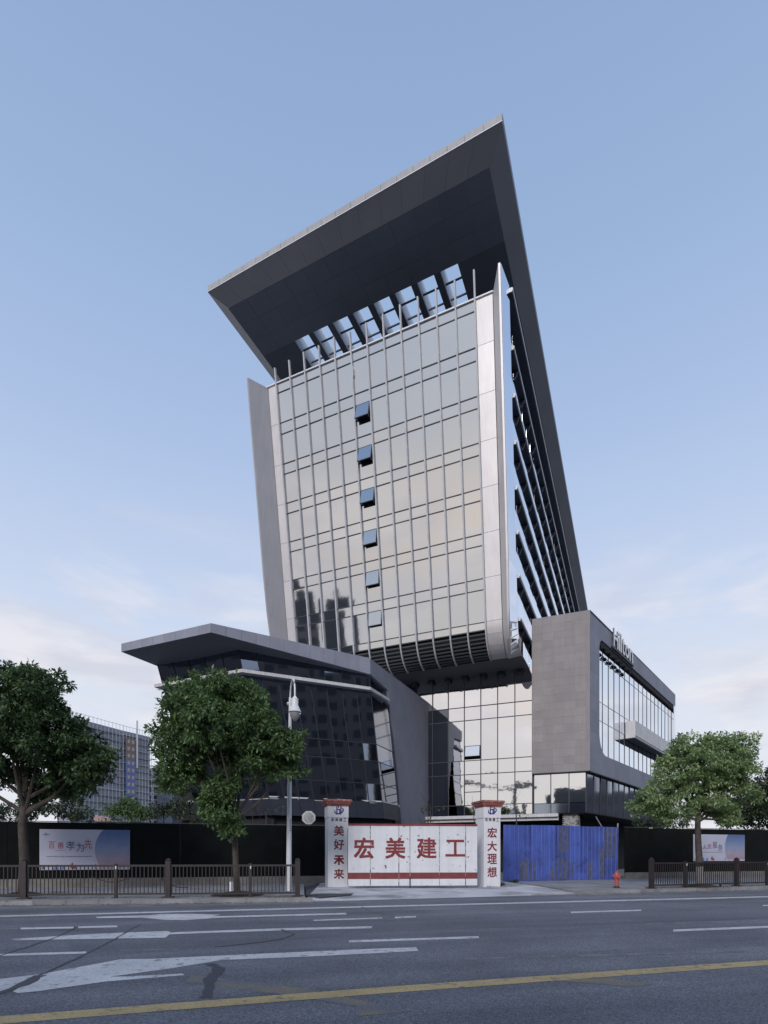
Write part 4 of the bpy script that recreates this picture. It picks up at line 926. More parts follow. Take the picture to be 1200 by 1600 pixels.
# =================================================================== BLUE SHEET FENCE
q0 = xy(W(786, 1377, .15), 0); q1 = xy(W(964, 1373.5, .15), 0); bd = (q1 - q0).normalized(); bnn = V((bd.y, -bd.x, 0)); BLn = (q1 - q0).length
bf = thing('blue_metal_fence', 'faded blue corrugated sheet fence with grey worn patches beside the gate', 'fence', q0)
ns = 9
for i in range(ns):
    w = BLn / ns; top = []; bot = []; lean = .0 if i < ns - 1 else .10
    prof = [(0, .0), (.10, .0), (.13, .035), (.17, .035), (.20, 0), (.45, 0), (.48, .035), (.52, .035), (.55, 0), (.80, 0), (.83, .035), (.87, .035), (.90, 0), (.992, 0)]
    tz_ = 3.32 + random.uniform(-.02, .02); off = random.uniform(0, .03); tilt = random.uniform(-.02, .05)
    rb = [q0 + bd * ((i + a) * w) + bnn * (b + off) for a, b in prof]
    m_ = MB(); lo = [xy(p, .14) for p in rb]; hi = [xy(p, tz_) + bd * lean * (j / 13) + bnn * tilt for j, p in enumerate(rb)]
    lo2 = [p - bnn * .012 for p in lo]; hi2 = [p - bnn * .012 for p in hi]
    m_.loft([lo + lo2[::-1], hi + hi2[::-1]]); sheet = m_.build('fence_sheet', M_BLUE, bf)
    def bp(a, z, o=.004):
        b_ = 0; k_ = (z - .14) / (tz_ - .14); return xy(q0 + bd * ((i + a) * w + lean * a * k_) + bnn * (off + tilt * k_ + .0375 + o), z)
    pats = {1: [(.2, 1.0, .2, 1.35)], 2: [(0, .4, .2, 1.3)], 3: [(.45, .99, .2, .9)], 4: [(.0, .95, .2, 1.45), (.05, .95, 1.7, 3.25)], 5: [(.0, .3, .3, 1.2)], 6: [(.5, .95, .2, 1.2)], 7: [(.45, .95, .3, 2.0), (.9, .99, .2, 3.1)], 8: [(.0, .8, 1.45, 3.25)]}.get(i, [])
    for a0, a1, z0, z1 in pats:
        for (ua, ub) in ((0, .13), (.17, .48), (.52, .83), (.87, .99)):
            x0, x1 = max(a0, ua), min(a1, ub)
            if x1 - x0 < .03: continue
            def bq(a, z): return bp(a, z, -.0355 + .006)
            MB().prism([bq(x0, z0 + .01), bq(x1, z0), bq(x1, z1), bq(x0, z1 - .01)], bnn * .002).build('worn_patch', M_BPATCH, sheet)
MB().tube([xy(q1, .1) + bd * .06 - bnn * .06, xy(q1, 3.55) + bd * .12 - bnn * .06], .04, 6).build('end_post', M_RAILH, bf)
MB().tube([D(931, 1276, 49.5), D(941, 1293, 49.2)], .03, 5).build('loose_pole', M_RAILH, at=D(941, 1293, 49.2), cat='pole', label='thin pale pole leaning above the blue fence')

# =================================================================== RAILINGS
def railing(posts, ends, label, pitch, zt_=1.28, thick_every=None):
    """posts: list of (ground point, thick?) left to right"""
    t = thing('roadside_railing', label, 'railing', posts[0][0])
    b0 = None
    for i, (p, th) in enumerate(posts):
        d = ((posts[i + 1][0] - p) if i < len(posts) - 1 else (p - posts[i - 1][0])).normalized(); d.z = 0; n = V((d.y, -d.x, 0)); w = .085 if th else .05; h = 1.30 if th else 1.20
        po = MB().box(xy(p, .13) - d * w - n * w, d * 2 * w, n * 2 * w, Z * h).build('post', M_RAIL, t)
        if th:
            MB().lathe(xy(p, .13 + h), [(w * .9, 0), (w * 1.1, .03), (w * .5, .07), (.01, .08)], 8).build('post_cap', M_RAIL, po)
            MB().box(xy(p, .125) - d * w * 2.2 - n * w * 1.5, d * 4.4 * w, n * 3 * w, Z * .05).build('base_plate', M_RAIL, po)
        else:
            MB().box(xy(p, 1.14) + n * w, d * .04, n * .02, Z * .10).build('reflector', M_EDGE, po)
        if i < len(posts) - 1:
            q = posts[i + 1][0]; dd = q - p; dd.z = 0; ln = dd.length
            MB().box(xy(p, zt_ - .06) + d * .04 - n * .03, d * (ln - .08), n * .06, Z * .07).build('top_rail', M_RAIL, t)
            MB().box(xy(p, .24) + d * .04 - n * .025, d * (ln - .08), n * .05, Z * .06).build('bottom_rail', M_RAIL, t)
            k = max(1, int(ln / pitch))
            for j in range(1, k):
                c = p + dd * (j / k)
                if b0 is None: 
                    b0 = MB().box(xy(c, .30) - d * .013 - n * .013, d * .026, n * .026, Z * (zt_ - .36)).build('baluster', M_RAIL, t, at=xy(c, .30))
                else: share(b0, 'baluster', t, xy(c, .30))
            if ln > 3.0:
                for f_ in (.33, .66): MB().box(xy(p + dd * f_, .13) - d * .04, d * .08, n * .06, Z * .12).build('foot', M_RAIL, t)
    return t
gp = lambda px, py: xy(W(px, py, .13), .13)
A_, B_, C_ = gp(465, 1401), gp(263, 1402.6), gp(38, 1404.4); E_ = C_ - (B_ - C_)
railing([(E_, 1), (lerp(E_, C_, .5), 0), (C_, 1), (gp(181, 1403.2), 0), (B_, 1), (gp(391, 1401.6), 0), (A_, 1)], None, 'low brown railing along the kerb left of the driveway, under two trees', .128)
R1, R2, R3, R4 = gp(1018, 1388.3), gp(1071, 1387), gp(1151, 1384.6), gp(1198, 1383.3)
railing([(R1, 1), (R2, 0), (R3, 1), (R4, 0), (R4 + (R4 - R1) * .6, 1)], None, 'low brown railing along the kerb right of the hydrant, below one tree', .125)
# hose hanging on the left fence side
MB().tube([lerp(gp(215, 1398), gp(262, 1397), t) + V((0, 2.2, .55 - .42 * min(1, t * 1.6) ** .6 * 1.0)) for t in [i / 10 for i in range(11)]], .022, 6).build('hose', M_HOSE, at=gp(240, 1398), cat='hose', label='black hose drooping down beside the thick railing post, towards the driveway')
MB().tube([gp(90 + 75 * t, 1398) + V((0, 2.3, .45 + .10 * math.cos(t * 6.28))) for t in [i / 10 for i in range(11)]], .022, 6).build('hose', M_HOSE, at=gp(125, 1398), cat='hose', label='black hose sagging in a shallow loop beneath the left poster')

# =================================================================== STREET LAMP
lb = W(451, 1392, .13); Yl = lb.y
lamp = thing('street_lamp', 'white street lamp with gooseneck arm and bell-shaped head', 'street lamp', xy(lb, .13))
ltop = D(453.5, 1090, Yl / K)
MB().tube([xy(lb, .13), lerp(xy(lb, .13), ltop, .5), ltop], [.12, .09, .055], 14).build('pole', M_LAMP, lamp, smooth=True)
td = V((.33, -.944, 0)); arc = []
for k in range(13):
    a = math.pi - math.pi * k / 12; r_ = .55; arc.append(ltop + td * (r_ + r_ * math.cos(a)) + Z * (.62 * math.sin(a)) + V((0.0, 0, -.05)))
arc.append(arc[-1] - Z * .25)
MB().tube([ltop - Z * .3] + arc, .034, 8).build('gooseneck', M_LAMP, lamp, smooth=True)
hc = arc[-1]
hd = MB().lathe(hc, [(.03, .08), (.08, 0), (.14, -.05), (.14, -.33), (.17, -.38), (.25, -.55), (.26, -.58), (.24, -.59)], 16).build('lamp_head', M_LAMP, lamp, smooth=True)
MB().lathe(hc, [(.22, -.585), (.20, -.72), (.13, -.86), (.05, -.93), (.01, -.95)], 14).build('lamp_bowl', M_LENS, lamp, smooth=True)
MB().lathe(ltop - Z * .25 - V((.09, 0, 0)), [(.01, .07), (.07, 0), (.01, -.07)], 8).build('finial', M_LAMP, lamp)
for i, y in enumerate((1281, 1284.5, 1288, 1291.5, 1295, 1298.5)):
    p = D(453.0, y, (Yl - .13) / K); MB().box(p, V((.05, 0, 0)), V((0, -.004, 0)), Z * .05).build('number_mark', M_PGREY, lamp)

# convex mirror seen from behind
mc = D(482.3, 1277.5, 42.5)
ms_ = thing('traffic_mirror', 'pale octagonal mirror back just above the hoarding near the left pillar', 'mirror', xy(mc, .1))
MB().prism([mc + V((.395 * math.cos(math.pi / 8 + k * math.pi / 4), 0, .395 * math.sin(math.pi / 8 + k * math.pi / 4))) for k in range(8)], (0, .06, 0)).build('octagon_plate', mat('mirror_back', (.55, .56, .58), .4, .3, var=.25, vscale=3), ms_)
MB().prism([mc + V((.30 * math.cos(math.pi / 8 + k * math.pi / 4), -.012, .30 * math.sin(math.pi / 8 + k * math.pi / 4))) for k in range(8)], (0, .010, 0)).build('centre_plate', mat('mirror_centre', (.42, .44, .47), .35, .5, var=.3, vscale=4), ms_)
MB().tube([xy(mc, .1) + V((0, .09, 0)), mc + V((0, .09, .2))], .035, 6).build('post', M_RAILH, ms_)

# hydrant
hp = xy(W(963.5, 1387.3, .13), .13)
hy = thing('fire_hydrant', 'small coral red fire hydrant on the pavement by the blue fence', 'hydrant', hp)
MB().lathe(hp, [(.13, 0), (.13, .05), (.095, .06), (.09, .10)], 12).build('base_flange', M_TRAN, hy, smooth=True)
MB().lathe(hp, [(.09, .09), (.09, .42), (.12, .43), (.12, .47), (.10, .48), (.105, .60), (.085, .68), (.04, .73)], 14).build('barrel', M_HYD, hy, smooth=True)
MB().lathe(hp + Z * .72, [(.035, 0), (.035, .05), (.01, .06)], 6).build('bonnet_nut', M_HYD, hy)
for sx, nm in ((-1, 'side_nozzle'), (1, 'side_nozzle')): MB().lathe(hp + Z * .54, [(.05, .06), (.05, .13), (.065, .13), (.065, .17), (.02, .18)], 10, ax=V((sx, .1, 0))).build(nm, M_HYD, hy)
MB().lathe(hp + Z * .50, [(.06, .06), (.06, .13), (.075, .13), (.075, .18), (.02, .19)], 10, ax=V((.1, -1, 0))).build('front_nozzle', M_HYD, hy)
# short white pipe beside the middle tree
pp = gp(350, 1397); MB().tube([pp + V((0, 1.0, 0)), pp + V((0, 1.0, .42))], .075, 10).build('bollard', M_WHITE, at=pp, cat='bollard', label='short white pipe bollard beside the middle tree')

# =================================================================== TREES
def leaves_mesh(name, centers, radii, nper, size, m, parent, droop=.35, squash=.8, at=None, **kw):
    """small folded leaf quads in clumps"""
    c = np.repeat(np.array(centers), nper, axis=0); r = np.repeat(np.array(radii), nper)[:, None]; n = len(c)
    d = rng.normal(size=(n, 3)); d /= np.linalg.norm(d, axis=1)[:, None]
    rad = r * rng.uniform(.25, 1.0, (n, 1)) ** .7; off = d * rad; off[:, 2] *= squash
    P = c + off; ln = size * rng.uniform(.5, 1.5, (n, 1)); 
    ax = d * .6 + rng.normal(size=(n, 3)) * .6; ax[:, 2] -= droop; ax /= np.linalg.norm(ax, axis=1)[:, None]
    up = rng.normal(size=(n, 3)) * .5; up[:, 2] += 1.0; sd = np.cross(ax, up); sd /= np.linalg.norm(sd, axis=1)[:, None]
    nn = np.cross(sd, ax); w = ln * .24
    v0 = P; v1 = P + ax * ln * .5 + sd * w + nn * w * .35; v2 = P + ax * ln; v3 = P + ax * ln * .5 - sd * w + nn * w * .35
    verts = np.stack([v0, v1, v2, v3], axis=1).reshape(-1, 3)
    o0 = org(parent) if parent else V(at); verts = verts - np.array(o0)
    me = bpy.data.meshes.new(name); me.vertices.add(len(verts)); me.vertices.foreach_set('co', verts.astype(np.float32).ravel())
    idx = np.arange(n) * 4; tri = np.stack([idx, idx + 1, idx + 2, idx, idx + 2, idx + 3], axis=1).ravel()
    me.loops.add(len(tri)); me.loops.foreach_set('vertex_index', tri.astype(np.int32)); me.polygons.add(n * 2)
    me.polygons.foreach_set('loop_start', np.arange(0, n * 6, 3, dtype=np.int32)); me.polygons.foreach_set('loop_total', np.full(n * 2, 3, dtype=np.int32))
    tone = np.repeat(np.clip(rng.normal(.45, .22, n) + np.repeat(rng.normal(0, .14, len(centers)), nper), 0, 1), 4)
    at_ = me.attributes.new('tone', 'FLOAT', 'POINT'); at_.data.foreach_set('value', tone.astype(np.float32))
    me.materials.append(m); me.update(); me.validate()
    o = bpy.data.objects.new(name, me); COL.objects.link(o); ORG[o.name] = o0
    if parent: o.parent = parent
    else: o.location = o0
    return tag(o, **kw)
def tree(name, label, base, trunk, blobs, dens, size, m, group=None, bark=M_BARK, lime=None, squash=.7, limbs=True, cat='tree', clump=.30, nper=72, tr=(.16, .10)):
    """trunk: points; blobs: (centre, rx, rz) in metres"""
    t = thing(name, label, cat, base, group)
    k = len(trunk); tk = MB().tube(trunk, [tr[0] + (tr[1] - tr[0]) * i / (k - 1) for i in range(k)], 10).build('trunk', bark, t, smooth=True)
    if limbs:
        top = V(trunk[-1])
        for c, rx, rz in blobs:
            c = V(c); st = lerp(V(trunk[-2]), top, random.uniform(.2, 1)); mid = lerp(st, c, .5) + V((random.uniform(-.15, .15), random.uniform(-.15, .15), -.12 * (c - st).length * random.uniform(.2, 1)))
            MB().tube([st, mid, c], [tr[1] * .62, tr[1] * .4, .02], 6).build('limb', bark, t, smooth=True)
    if lime: MB().tube([lerp(V(trunk[0]), V(trunk[1]), 0), lerp(V(trunk[0]), V(trunk[1]), lime)], [tr[0] * 1.04, tr[0] * 1.0], 10).build('limewash_band', M_LIME, tk, smooth=True)
    cs = []; rs = []
    for c, rx, rz in blobs:
        rx *= 1.10; rz *= 1.12; nb = int(dens * (rx * rx * rz) ** .67 * 33)
        for _ in range(nb):
            d = V((random.gauss(0, 1), random.gauss(0, 1), random.gauss(0, 1))).normalized(); f = random.random() ** .38 * (1.0 if random.random() > .14 else random.uniform(1.0, 1.28))
            wob = 1 + .22 * mnoise.noise(V(c) * .7 + d * 1.7)
            cs.append((c[0] + d.x * rx * f * wob, c[1] + d.y * rx * f * wob, c[2] + d.z * rz * f * wob)); rs.append(clump * random.uniform(.55, 1.15))
    leaves_mesh('crown', cs, rs, nper, size, m, t, squash=squash)
    return t
def bl(px, py, Y, rpx, rz=None, dy=0.0):
    p = D(px, py, Y); p.y += dy; return (tuple(p), rpx * Y / 1200, (rz or rpx) * Y / 1200)
Y1 = 28.4; b1 = xy(D(36, 1335, Y1), .13)
tree('street_tree', 'dense dark green tree whose trunk stands beside the left poster', b1, [b1, b1 + V((.05, 0, 1.3)), b1 + V((-.03, 0, 2.6)), b1 + V((.1, 0, 3.7))],
     [bl(25, 1085, Y1, 46, 44), bl(75, 1100, Y1, 44, 48, -.5), bl(-30, 1110, Y1, 50, 50), bl(100, 1160, Y1, 46, 40, .3), bl(40, 1165, Y1, 58, 46, -.9), bl(-30, 1185, Y1, 56, 50), bl(135, 1190, Y1, 40, 34), bl(105, 1215, Y1, 46, 28, .4), bl(45, 1215, Y1, 50, 34, 1.0), bl(160, 1178, Y1, 22, 20), bl(-90, 1150, Y1, 50, 60), bl(60, 1062, Y1, 18, 20), bl(10, 1050, Y1, 16, 16)],
     1.5, .155, M_LEAFD, tr=(.19, .13))
Y2 = 28.7; b2 = xy(D(371, 1335, Y2), .13)
tree('street_tree', 'broad green tree with drooping lower branches beside the street lamp', b2, [b2, b2 + V((-.06, 0, 1.2)), b2 + V((-.10, 0, 2.3)), b2 + V((-.02, 0, 3.3))],
     [bl(345, 1078, Y2, 40, 32), bl(300, 1112, Y2, 40, 36, -.4), bl(383, 1100, Y2, 40, 34, .3), bl(345, 1140, Y2, 52, 36, -.9), bl(420, 1143, Y2, 28, 26), bl(462, 1166, Y2, 21, 24), bl(425, 1178, Y2, 44, 34, -.2), bl(285, 1170, Y2, 42, 38), bl(262, 1150, Y2, 20, 26), bl(285, 1212, Y2, 36, 28), bl(380, 1180, Y2, 40, 34, .6), bl(345, 1160, Y2, 42, 30, .9),
      bl(360, 1228, Y2, 20, 18, -.4), bl(342, 1252, Y2, 24, 18, -.5), bl(355, 1272, Y2, 20, 16, -.5), bl(366, 1297, Y2, 13, 14, -.4), bl(330, 1258, Y2, 14, 10, -.3), bl(450, 1195, Y2, 22, 18)],
     1.5, .155, M_LEAFM, tr=(.125, .09))
Y3 = 36.0; b3 = xy(D(1095, 1335, Y3), .13)
tree('street_tree', 'bright fresh green tree with forked trunk in front of the small poster', b3, [b3, b3 + V((-.05, 0, 1.0)), b3 + V((-.12, 0, 2.0)), b3 + V((-.15, 0, 2.9)), b3 + V((-.1, 0, 3.6))],
     [bl(1085, 1168, Y3, 30, 20), bl(1120, 1165, Y3, 28, 20, .3), bl(1160, 1160, Y3, 17, 14), bl(1070, 1195, Y3, 36, 24, -.5), bl(1120, 1195, Y3, 38, 26, -.4), bl(1160, 1195, Y3, 24, 28, .2), bl(1045, 1222, Y3, 30, 22, -.3), bl(1105, 1225, Y3, 40, 24, .5), bl(1150, 1230, Y3, 30, 26), bl(1015, 1252, Y3, 28, 20, -.2), bl(1045, 1265, Y3, 30, 18, -.4), bl(1010, 1262, Y3, 20, 14), bl(1135, 1265, Y3, 22, 14, .4), bl(1105, 1254, Y3, 20, 12, -.5), bl(1140, 1280, Y3, 14, 9), bl(1045, 1190, Y3, 20, 14, .3)],
     1.6, .135, M_LEAFB, tr=(.17, .11), lime=.95, nper=80, clump=.34, squash=.42)
for b, w, lab in ((b1, .75, 'dark soil and litter ring around the foot of the left tree'), (b2, 1.0, 'dark soil mound around the foot of the middle tree'), (b3, .85, 'dark soil patch around the foot of the right tree')):
    MB().lathe(xy(b, .125), [(w, .0), (w * .8, .06), (w * .4, .13), (.05, .16)], 16).build('tree_pit', M_SOIL, at=xy(b, .125), kind='stuff', label=lab)
# planting and trees behind the hoarding
def clumps(name, label, blobs, size, m, dens=1.2, cat='bush', nper=60, clump=.4, group=None, trunk=False):
    b = V(blobs[0][0]); b.z = .1; t = thing(name, label, cat, b, group)
    c0 = V(blobs[0][0]); MB().tube([b, lerp(b, c0, .5) + V((.1, 0, 0)), c0], [.08, .06, .03], 6).build('trunk' if cat == 'tree' else 'stem', M_BARK, t)
    cs = []; rs = []
    for c, rx, rz in blobs:
        for _ in range(int(dens * (rx * rx * rz) ** .67 * 18)):
            d = V((random.gauss(0, 1), random.gauss(0, 1), random.gauss(0, 1))).normalized(); f = random.random() ** .4
            cs.append((c[0] + d.x * rx * f, c[1] + d.y * rx * f, c[2] + d.z * rz * f)); rs.append(clump * random.uniform(.6, 1.2))
    leaves_mesh('crown' if cat == 'tree' else 'foliage', cs, rs, nper, size, m, t); return t
grp = 'planting behind the hoarding'
clumps('tree', 'rounded green tree in front of the scaffolded block', [bl(205, 1262, 58, 24, 16), bl(180, 1270, 58, 20, 14), bl(225, 1272, 58, 18, 12)], .2, M_LEAFM, cat='tree', group=grp, clump=.5)
clumps('shrub', 'dull green shrub row behind the hoarding below the left tree crown', [bl(90, 1265, 48, 30, 16), bl(40, 1268, 48, 34, 16), bl(130, 1272, 48, 24, 12), bl(0, 1268, 48, 30, 18)], .18, M_LEAFF, cat='bush', group=grp)
clumps('shrub', 'dark shrub between the rounded tree and the pavilion', [bl(255, 1268, 46, 26, 16), bl(285, 1262, 46, 22, 20), bl(310, 1275, 44, 20, 10)], .16, M_LEAFF, cat='bush', group=grp)
clumps('tree', 'dark tree at the right edge behind the fresh green tree', [bl(1185, 1245, 62, 30, 34), bl(1160, 1262, 62, 24, 22), bl(1215, 1235, 62, 36, 44), bl(1140, 1278, 62, 18, 14), bl(1190, 1278, 62, 34, 16)], .22, M_LEAFF, cat='tree', clump=.5)
clumps('shrub', 'low dark shrub above the hoarding left of the forked trunk', [bl(1062, 1286, 62, 14, 9), bl(1040, 1286, 62, 14, 10), bl(1010, 1286, 60, 20, 12)], .18, M_LEAFF, cat='bush')
clumps('shrub', 'thin shrub against the podium glass at its left end', [bl(672, 1258, 58, 10, 16), bl(690, 1266, 58, 10, 8)], .16, M_LEAFF, cat='bush', dens=.35, nper=26, clump=.4)
clumps('sapling', 'thin sapling between the right pillar and podium glass', [bl(806, 1262, 52, 16, 9), bl(822, 1268, 52, 12, 9)], .15, M_LEAFF, cat='sapling', dens=.35, nper=22, clump=.35)
clumps('shrub', 'straggly shrub below the white ledge of the pavilion', [bl(415, 1262, 43, 26, 14), bl(440, 1270, 43, 22, 8)], .13, M_LEAFF, cat='bush', dens=.25, nper=24)
# leaves and grit gathered along the kerb and under the trees
def litter(name, label, spots, n, size, m):
    vs_ = []; fs_ = []; base = V(spots[0][0])
    for _ in range(n):
        p, q, w = random.choice(spots); c = lerp(V(p), V(q), random.random()) + V((random.gauss(0, w), random.gauss(0, w), .012 + random.uniform(0, .012)))
        a = random.uniform(0, 6.28); l = size * random.uniform(.5, 1.3); u = V((math.cos(a), math.sin(a), random.uniform(-.3, .3))) * l; v_ = V((-math.sin(a), math.cos(a), random.uniform(-.2, .4))) * l * .45
        k = len(vs_); vs_ += [c - u, c + v_, c + u, c - v_]; fs_.append((k, k + 1, k + 2, k + 3))
    mb = MB(); mb.v = vs_; mb.f = fs_; mb.build(name, m, at=base, kind='stuff', label=label)
kz = lambda p, z: xy(p, z)
litter('fallen_leaves', 'scattered dry leaves along the foot of the left kerb and railing', [(kz(KL0, 0), kz(KL1, 0) , .10), (kz(b1, .13), kz(b1, .13), .9), (kz(b2, .13), kz(b2, .13), .9), (kz(A_, .13), kz(C_, .13), .12)], 900, .045, mat('dry_leaf', (.11, .075, .04), .9, rand=.2))
litter('fallen_leaves', 'scattered dry leaves along the foot of the right kerb and railing', [(kz(KR0, 0), kz(KR1, 0), .10), (kz(b3, .13), kz(b3, .13), .9), (kz(R1, .13), kz(R4, .13), .12), (kz(q0, .15), kz(q1, .15), .12)], 700, .045, mat('dry_leaf', (.11, .075, .04), .9, rand=.2))
# bare saplings
def bare(px, Y, h, label):
    b = xy(D(px, 1335, Y), .1); t = thing('bare_sapling', label, 'sapling', b); MB().tube([b, b + V((.1, 0, h * .5)), b + V((-.05, 0, h))], [.05, .03, .01], 5).build('stem', M_BARK, t)
    for k in range(14):
        z = h * random.uniform(.45, .98); a = random.uniform(0, 6.28); l = random.uniform(.5, 1.1); p = b + V((.03, 0, z)); MB().tube([p, p + V((math.cos(a) * l * .5, math.sin(a) * l * .5, l * .5)), p + V((math.cos(a) * l * .8, math.sin(a) * l * .8, l))], [.018, .012, .005], 4).build('twig', M_BARK, t)
bare(245, 45, 4.6, 'leafless sapling behind the hoarding beside the dark shrub'); bare(740, 50, 4.9, 'leafless sapling behind the gate beside the right pillar'); bare(668, 52, 5.2, 'leafless sapling in front of the wedge wall foot'); bare(395, 43, 4.2, 'leafless sapling beneath the pavilion ledge')
# weeds by the right pillar
for nm, px, py, sp, wl in (('weeds', 775, 1384, .9, 'scrappy weeds at the foot of the right gate pillar'), ('weeds', 800, 1379, .5, 'small weeds at the left end of the blue fence'), ('weeds', 905, 1374, .9, 'weeds along the middle of the blue fence foot'), ('weeds', 945, 1373, .8, 'weeds near the hydrant end of the blue fence')):
    p = W(px, py, .13); cs = [(p.x + random.uniform(-sp, sp) * .7, p.y + random.uniform(-.15, .15), .17) for _ in range(9)]
    leaves_mesh(nm, cs, [.11] * 9, 26, .09, M_LEAFF, None, droop=-.5, at=xy(p, .13), kind='stuff', label=wl)
rb = MB(); rp = W(768, 1385.5, .1)
for k in range(60):
    s = random.uniform(.02, .06); p = xy(rp, .11) + V((random.gauss(.1, .5), random.gauss(0, .18), 0)); rb.box(p, V((s, s * .3, 0)), V((-s * .2, s, 0)), Z * s * .6)
rb.build('rubble', M_PLINTH, at=xy(rp, .1), kind='stuff', label='bits of rubble at the foot of the right gate pillar')

# =================================================================== FAR BUILDINGS
YL = 300.0; fl = D(110, 1113, YL); frr = D(190, 1132.5, 333.0); ztf = 55.5
w1d = V((frr.x - fl.x, frr.y - fl.y, 0)); w1 = w1d.normalized(); w1n = V((w1.y, -w1.x, 0))
far = thing('scaffolded_apartment_block', 'grey apartment tower wrapped in scaffold netting left of the pavilion', 'building', xy(fl, 0))
cL, cM, cR = xy(fl, 0), xy(frr, 0), xy(D(234, 1142.5, 352.0), 0)
w2 = (cR - cM).normalized(); w2n = V((w2.y, -w2.x, 0))
MB().prism([cL, cM, cR, cR + V((-14, 16, 0)), cL + V((-14, 16, 0))], Z * ztf).build('wall', M_FAR, far)
for k in range(18):
    z = 2 + k * 3.0
    MB().box(xy(cL, z) + w1n * .02, w1d, w1n * .9, Z * .35).build('net_band', M_FARS if k % 3 == 0 else M_FAR, far)
    MB().box(xy(cM, z + .5) + w2n * .02, cR - cM, w2n * .9, Z * .22).build('net_band', M_FARS if k % 2 else M_FAR, far)
for k in range(14):
    p = lerp(cL, cM, k / 13) + w1n * 1.0; MB().tube([xy(p, 0), xy(p, ztf + 2.2)], .10, 4).build('scaffold_pole', M_POLE, far)
for k in range(10):
    p = lerp(cM, cR, k / 9) + w2n * 1.0; MB().tube([xy(p, 0), xy(p, ztf + 2.0)], .10, 4).build('scaffold_pole', M_POLE, far)
MB().box(xy(cL, ztf + 1.8) + w1n, w1d, w1n * .1, Z * .12).build('scaffold_rail', M_POLE, far)
MB().box(xy(cM, ztf + 1.8) + w2n, cR - cM, w2n * .1, Z * .12).build('scaffold_rail', M_POLE, far)
wa, wb = on_line(197, cM + w2n * 1.2, w2), on_line(211.5, cM + w2n * 1.2, w2)
for k in range(10):
    z = 52.0 - k * 3.12 - 2.6
    MB().box(xy(cM + w2 * wa, z) + w2n * .95, w2 * (wb - wa), w2n * .3, Z * 3.1).build('stair_panel', M_FARR if k < 3 else M_FARB, far)
    for f_ in (.16, .62): MB().box(xy(cM + w2 * (wa + (wb - wa) * f_), z + .9) + w2n * 1.255, w2 * ((wb - wa) * .24), w2n * .06, Z * 1.5).build('window', M_FARW, far)
for k in range(14): MB().box(xy(cR, 8 + k * 3.1), w2 * 2.4, w2n * 1.6, Z * .25).build('scaffold_deck', M_FARS, far)
MB().tube([xy(cM + w2 * (wb + .8), 40) + w2n * 1.4, xy(cM + w2 * (wb + .8), ztf + 5.5) + w2n * 1.4], .45, 4).build('hoist_mast', M_POLE, far)
lo = thing('unfinished_concrete_block', 'low unfinished concrete frame with white pole right of scaffolded tower', 'building', xy(D(233, 1335, 380), 0))
c0 = xy(D(231, 1335, 380), 0)
MB().box(c0 + V((0, .5, 0)), V((12, 0, 0)), V((0, 14, 0)), Z * 44).build('wall', M_FARD, lo)
for k in range(11): MB().box(xy(c0, 2 + k * 4.1), V((12, 0, 0)), V((0, 1.2, 0)), Z * 1.3).build('floor_slab', M_FARS, lo)
MB().box(c0 + V((2.2, -.6, 0)), V((.9, 0, 0)), V((0, .5, 0)), Z * 43).build('white_pole', M_EDGE, lo)
MB().box(c0 + V((4.5, -.5, 0)), V((7.5, 0, 0)), V((0, .5, 0)), Z * 33).build('net_band', M_FAR, lo)
# long low roofs and trees on the horizon behind the site
rf = thing('site_cabin', 'low cabin with pink roof sheets just above the left hoarding', 'cabin', xy(D(160, 1280, 60), .1))
MB().box(xy(D(148, 1335, 60), .1), V((3.6, 0, 0)), V((0, 3, 0)), Z * 4.1).build('wall', M_PLINTH, rf)
MB().prism([D(145, 1283, 59.5), D(176, 1283, 59.5), D(172, 1279, 61), D(149, 1275, 61)], Z * .1).build('roof', mat('pink_roof', (.42, .27, .26), .8), rf)
tl = []
for k in range(70):
    a = random.uniform(-.9, .9); Yq = random.uniform(240, 420)
    if -.50 < a < -.40: continue
    tl.append((a * Yq, Yq, random.uniform(2, 7)))
leaves_mesh('treeline', tl, [6.0] * len(tl), 220, 1.3, M_LEAFF, None, at=(0, 300, 0), kind='stuff', label='distant hazy treeline on the horizon')

# =================================================================== ACROSS THE ROAD (seen only in the glass)
def block(name, label, c, dx, w, dp, h, floors, cols, m=M_CITY):
    c = V(c); dx = V(dx).normalized(); dy = V((-dx.y, dx.x, 0)); t = thing(name, label, 'building', c)
    o = c - dx * w / 2 - dy * dp / 2; MB().box(o, dx * w, dy * dp, Z * h).build('wall', m, t)
    wm = MB(); fh = h / floors; cw = w / cols; cd = max(1, int(dp / cw)); dw = dp / cd
    for f in range(floors):
        for i in range(cols):
            if random.random() < .06: continue
            for base, nn in ((o, -dy), (o + dy * dp, dy)):
                p = base + dx * (i * cw + cw * .2) + Z * (f * fh + fh * .28); wm.box(p, dx * cw * .6, nn * .05, Z * fh * .5)
        for i in range(cd):
            for base, nn in ((o, -dx), (o + dx * w, dx)):
                p = base + dy * (i * dw + dw * .2) + Z * (f * fh + fh * .28); wm.box(p, dy * dw * .6, nn * .05, Z * fh * .5)
    wm.build('window', M_CITYD, t, kind='stuff')
    MB().box(o + dx * w * .35 + dy * dp * .3 + Z * h, dx * w * .3, dy * dp * .4, Z * 3.5).build('stair_head', m, t)
block('apartment_block', 'apartment block across the road to the right, nearer one', (44, -21, 0), (.75, .67, 0), 25, 13, 42, 14, 9)
block('apartment_block', 'apartment block across the road to the right, farther one', (65, -2.5, 0), (.75, .67, 0), 25, 13, 46, 15, 9)
block('apartment_block', 'apartment block across the road to the right, tallest one', (88, 18, 0), (.75, .75, 0), 24, 14, 52, 17, 9)
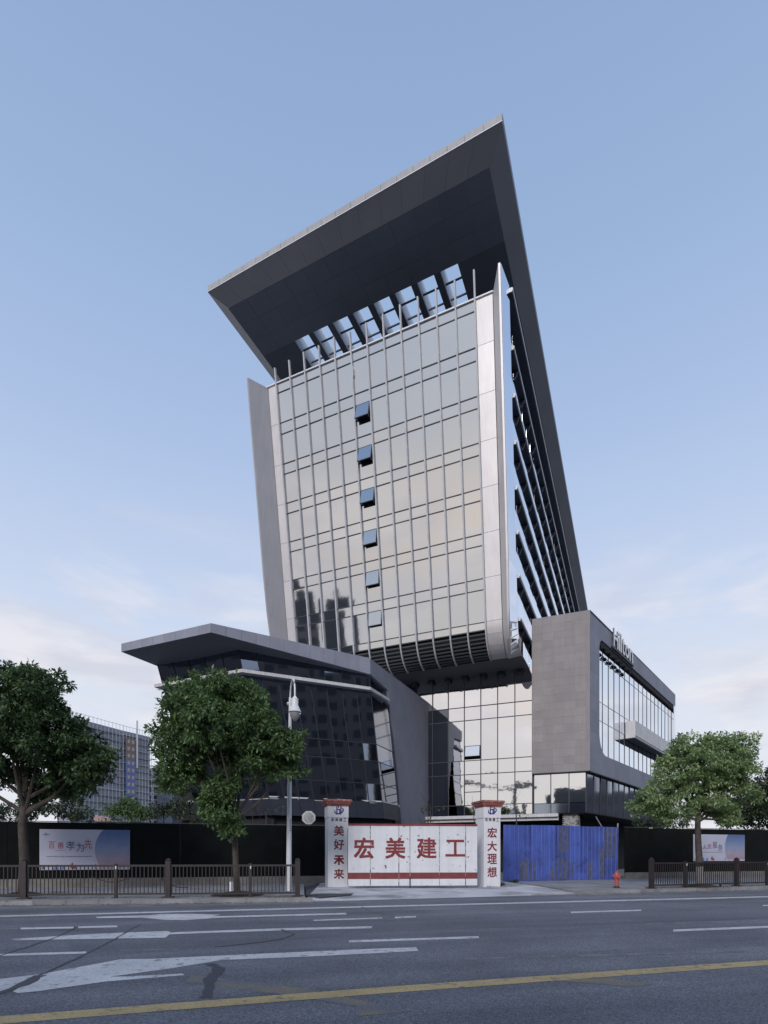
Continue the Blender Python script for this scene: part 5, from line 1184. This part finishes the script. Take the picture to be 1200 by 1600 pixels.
block('warehouse', 'long grey low building far right beyond the site', (84, 80, 0), (.5, -.86, 0), 44, 12, 14, 4, 16, mat('dull_blue_facade', (.12, .13, .16), .8))
block('apartment_block', 'apartment block far left beyond the end of the hoarding', (-76, 13, 0), (-.38, .92, 0), 30, 13, 36, 12, 10)
M_DCITY = mat('dark_city_facade', (.10, .105, .115), .8)
block('office_block', 'dark low block directly across the road', (-4.8, -22.1, 0), (.964, -.27, 0), 28, 12, 13.5, 4, 9, M_DCITY)
block('residential_tower', 'dark far residential tower beyond the road to the left', (-123, -50, 0), (.56, -.83, 0), 8.5, 12, 55, 19, 3, M_DCITY)
block('residential_tower', 'second dark residential tower farther left beyond the road', (-129.5, -41, 0), (.56, -.83, 0), 10, 12, 57.5, 19, 3, M_DCITY)
cr_ = thing('tower_crane', 'grey tower crane across the road', 'crane', (-70, -88, 0))
MB().box((-70, -88, 0), (1, 0, 0), (0, 1, 0), Z * 27).build('mast', M_CITYD, cr_)
MB().box((-70, -88, 26), V((-20, 13, 1.5)), V((.5, .6, 0)), Z * .6).build('jib', M_CITYD, cr_)
MB().box((-70, -88, 26), V((8, -5, 0)), V((.6, .9, 0)), Z * 1.2).build('counterweight', M_CITYD, cr_)
tl = []
for k in range(60):
    a = random.uniform(-3.0, -.2); Yq = random.uniform(90, 220); tl.append((math.sin(a) * Yq - 20, -abs(math.cos(a)) * Yq - 30, random.uniform(2, 5)))
leaves_mesh('treeline', tl, [5.0] * len(tl), 200, 1.2, M_LEAFF, None, at=(0, -80, 0), kind='stuff', label='trees across the road behind the viewer')

for o in SC.objects:
    if o.parent is None and o.get('kind') == 'structure' and not o.get('label'):
        k_ = o.name.split('.')[0]
        lab = {'ground': 'wide dusty ground reaching to the horizon', 'road': 'grey asphalt road with worn white and yellow markings', 'entrance_apron': 'pale dusty concrete apron in front of the white gate',
               'site_ground': 'bare building site ground behind the hoarding', 'asphalt_ramp': 'dark asphalt wedge beside the left gate pillar'}.get(k_)
        if k_ == 'pavement': lab = 'raised concrete pavement ' + ('behind the left railing' if o.data.vertices[0].co.x < 0 else 'behind the hydrant and right railing')
        if lab: o['label'] = lab
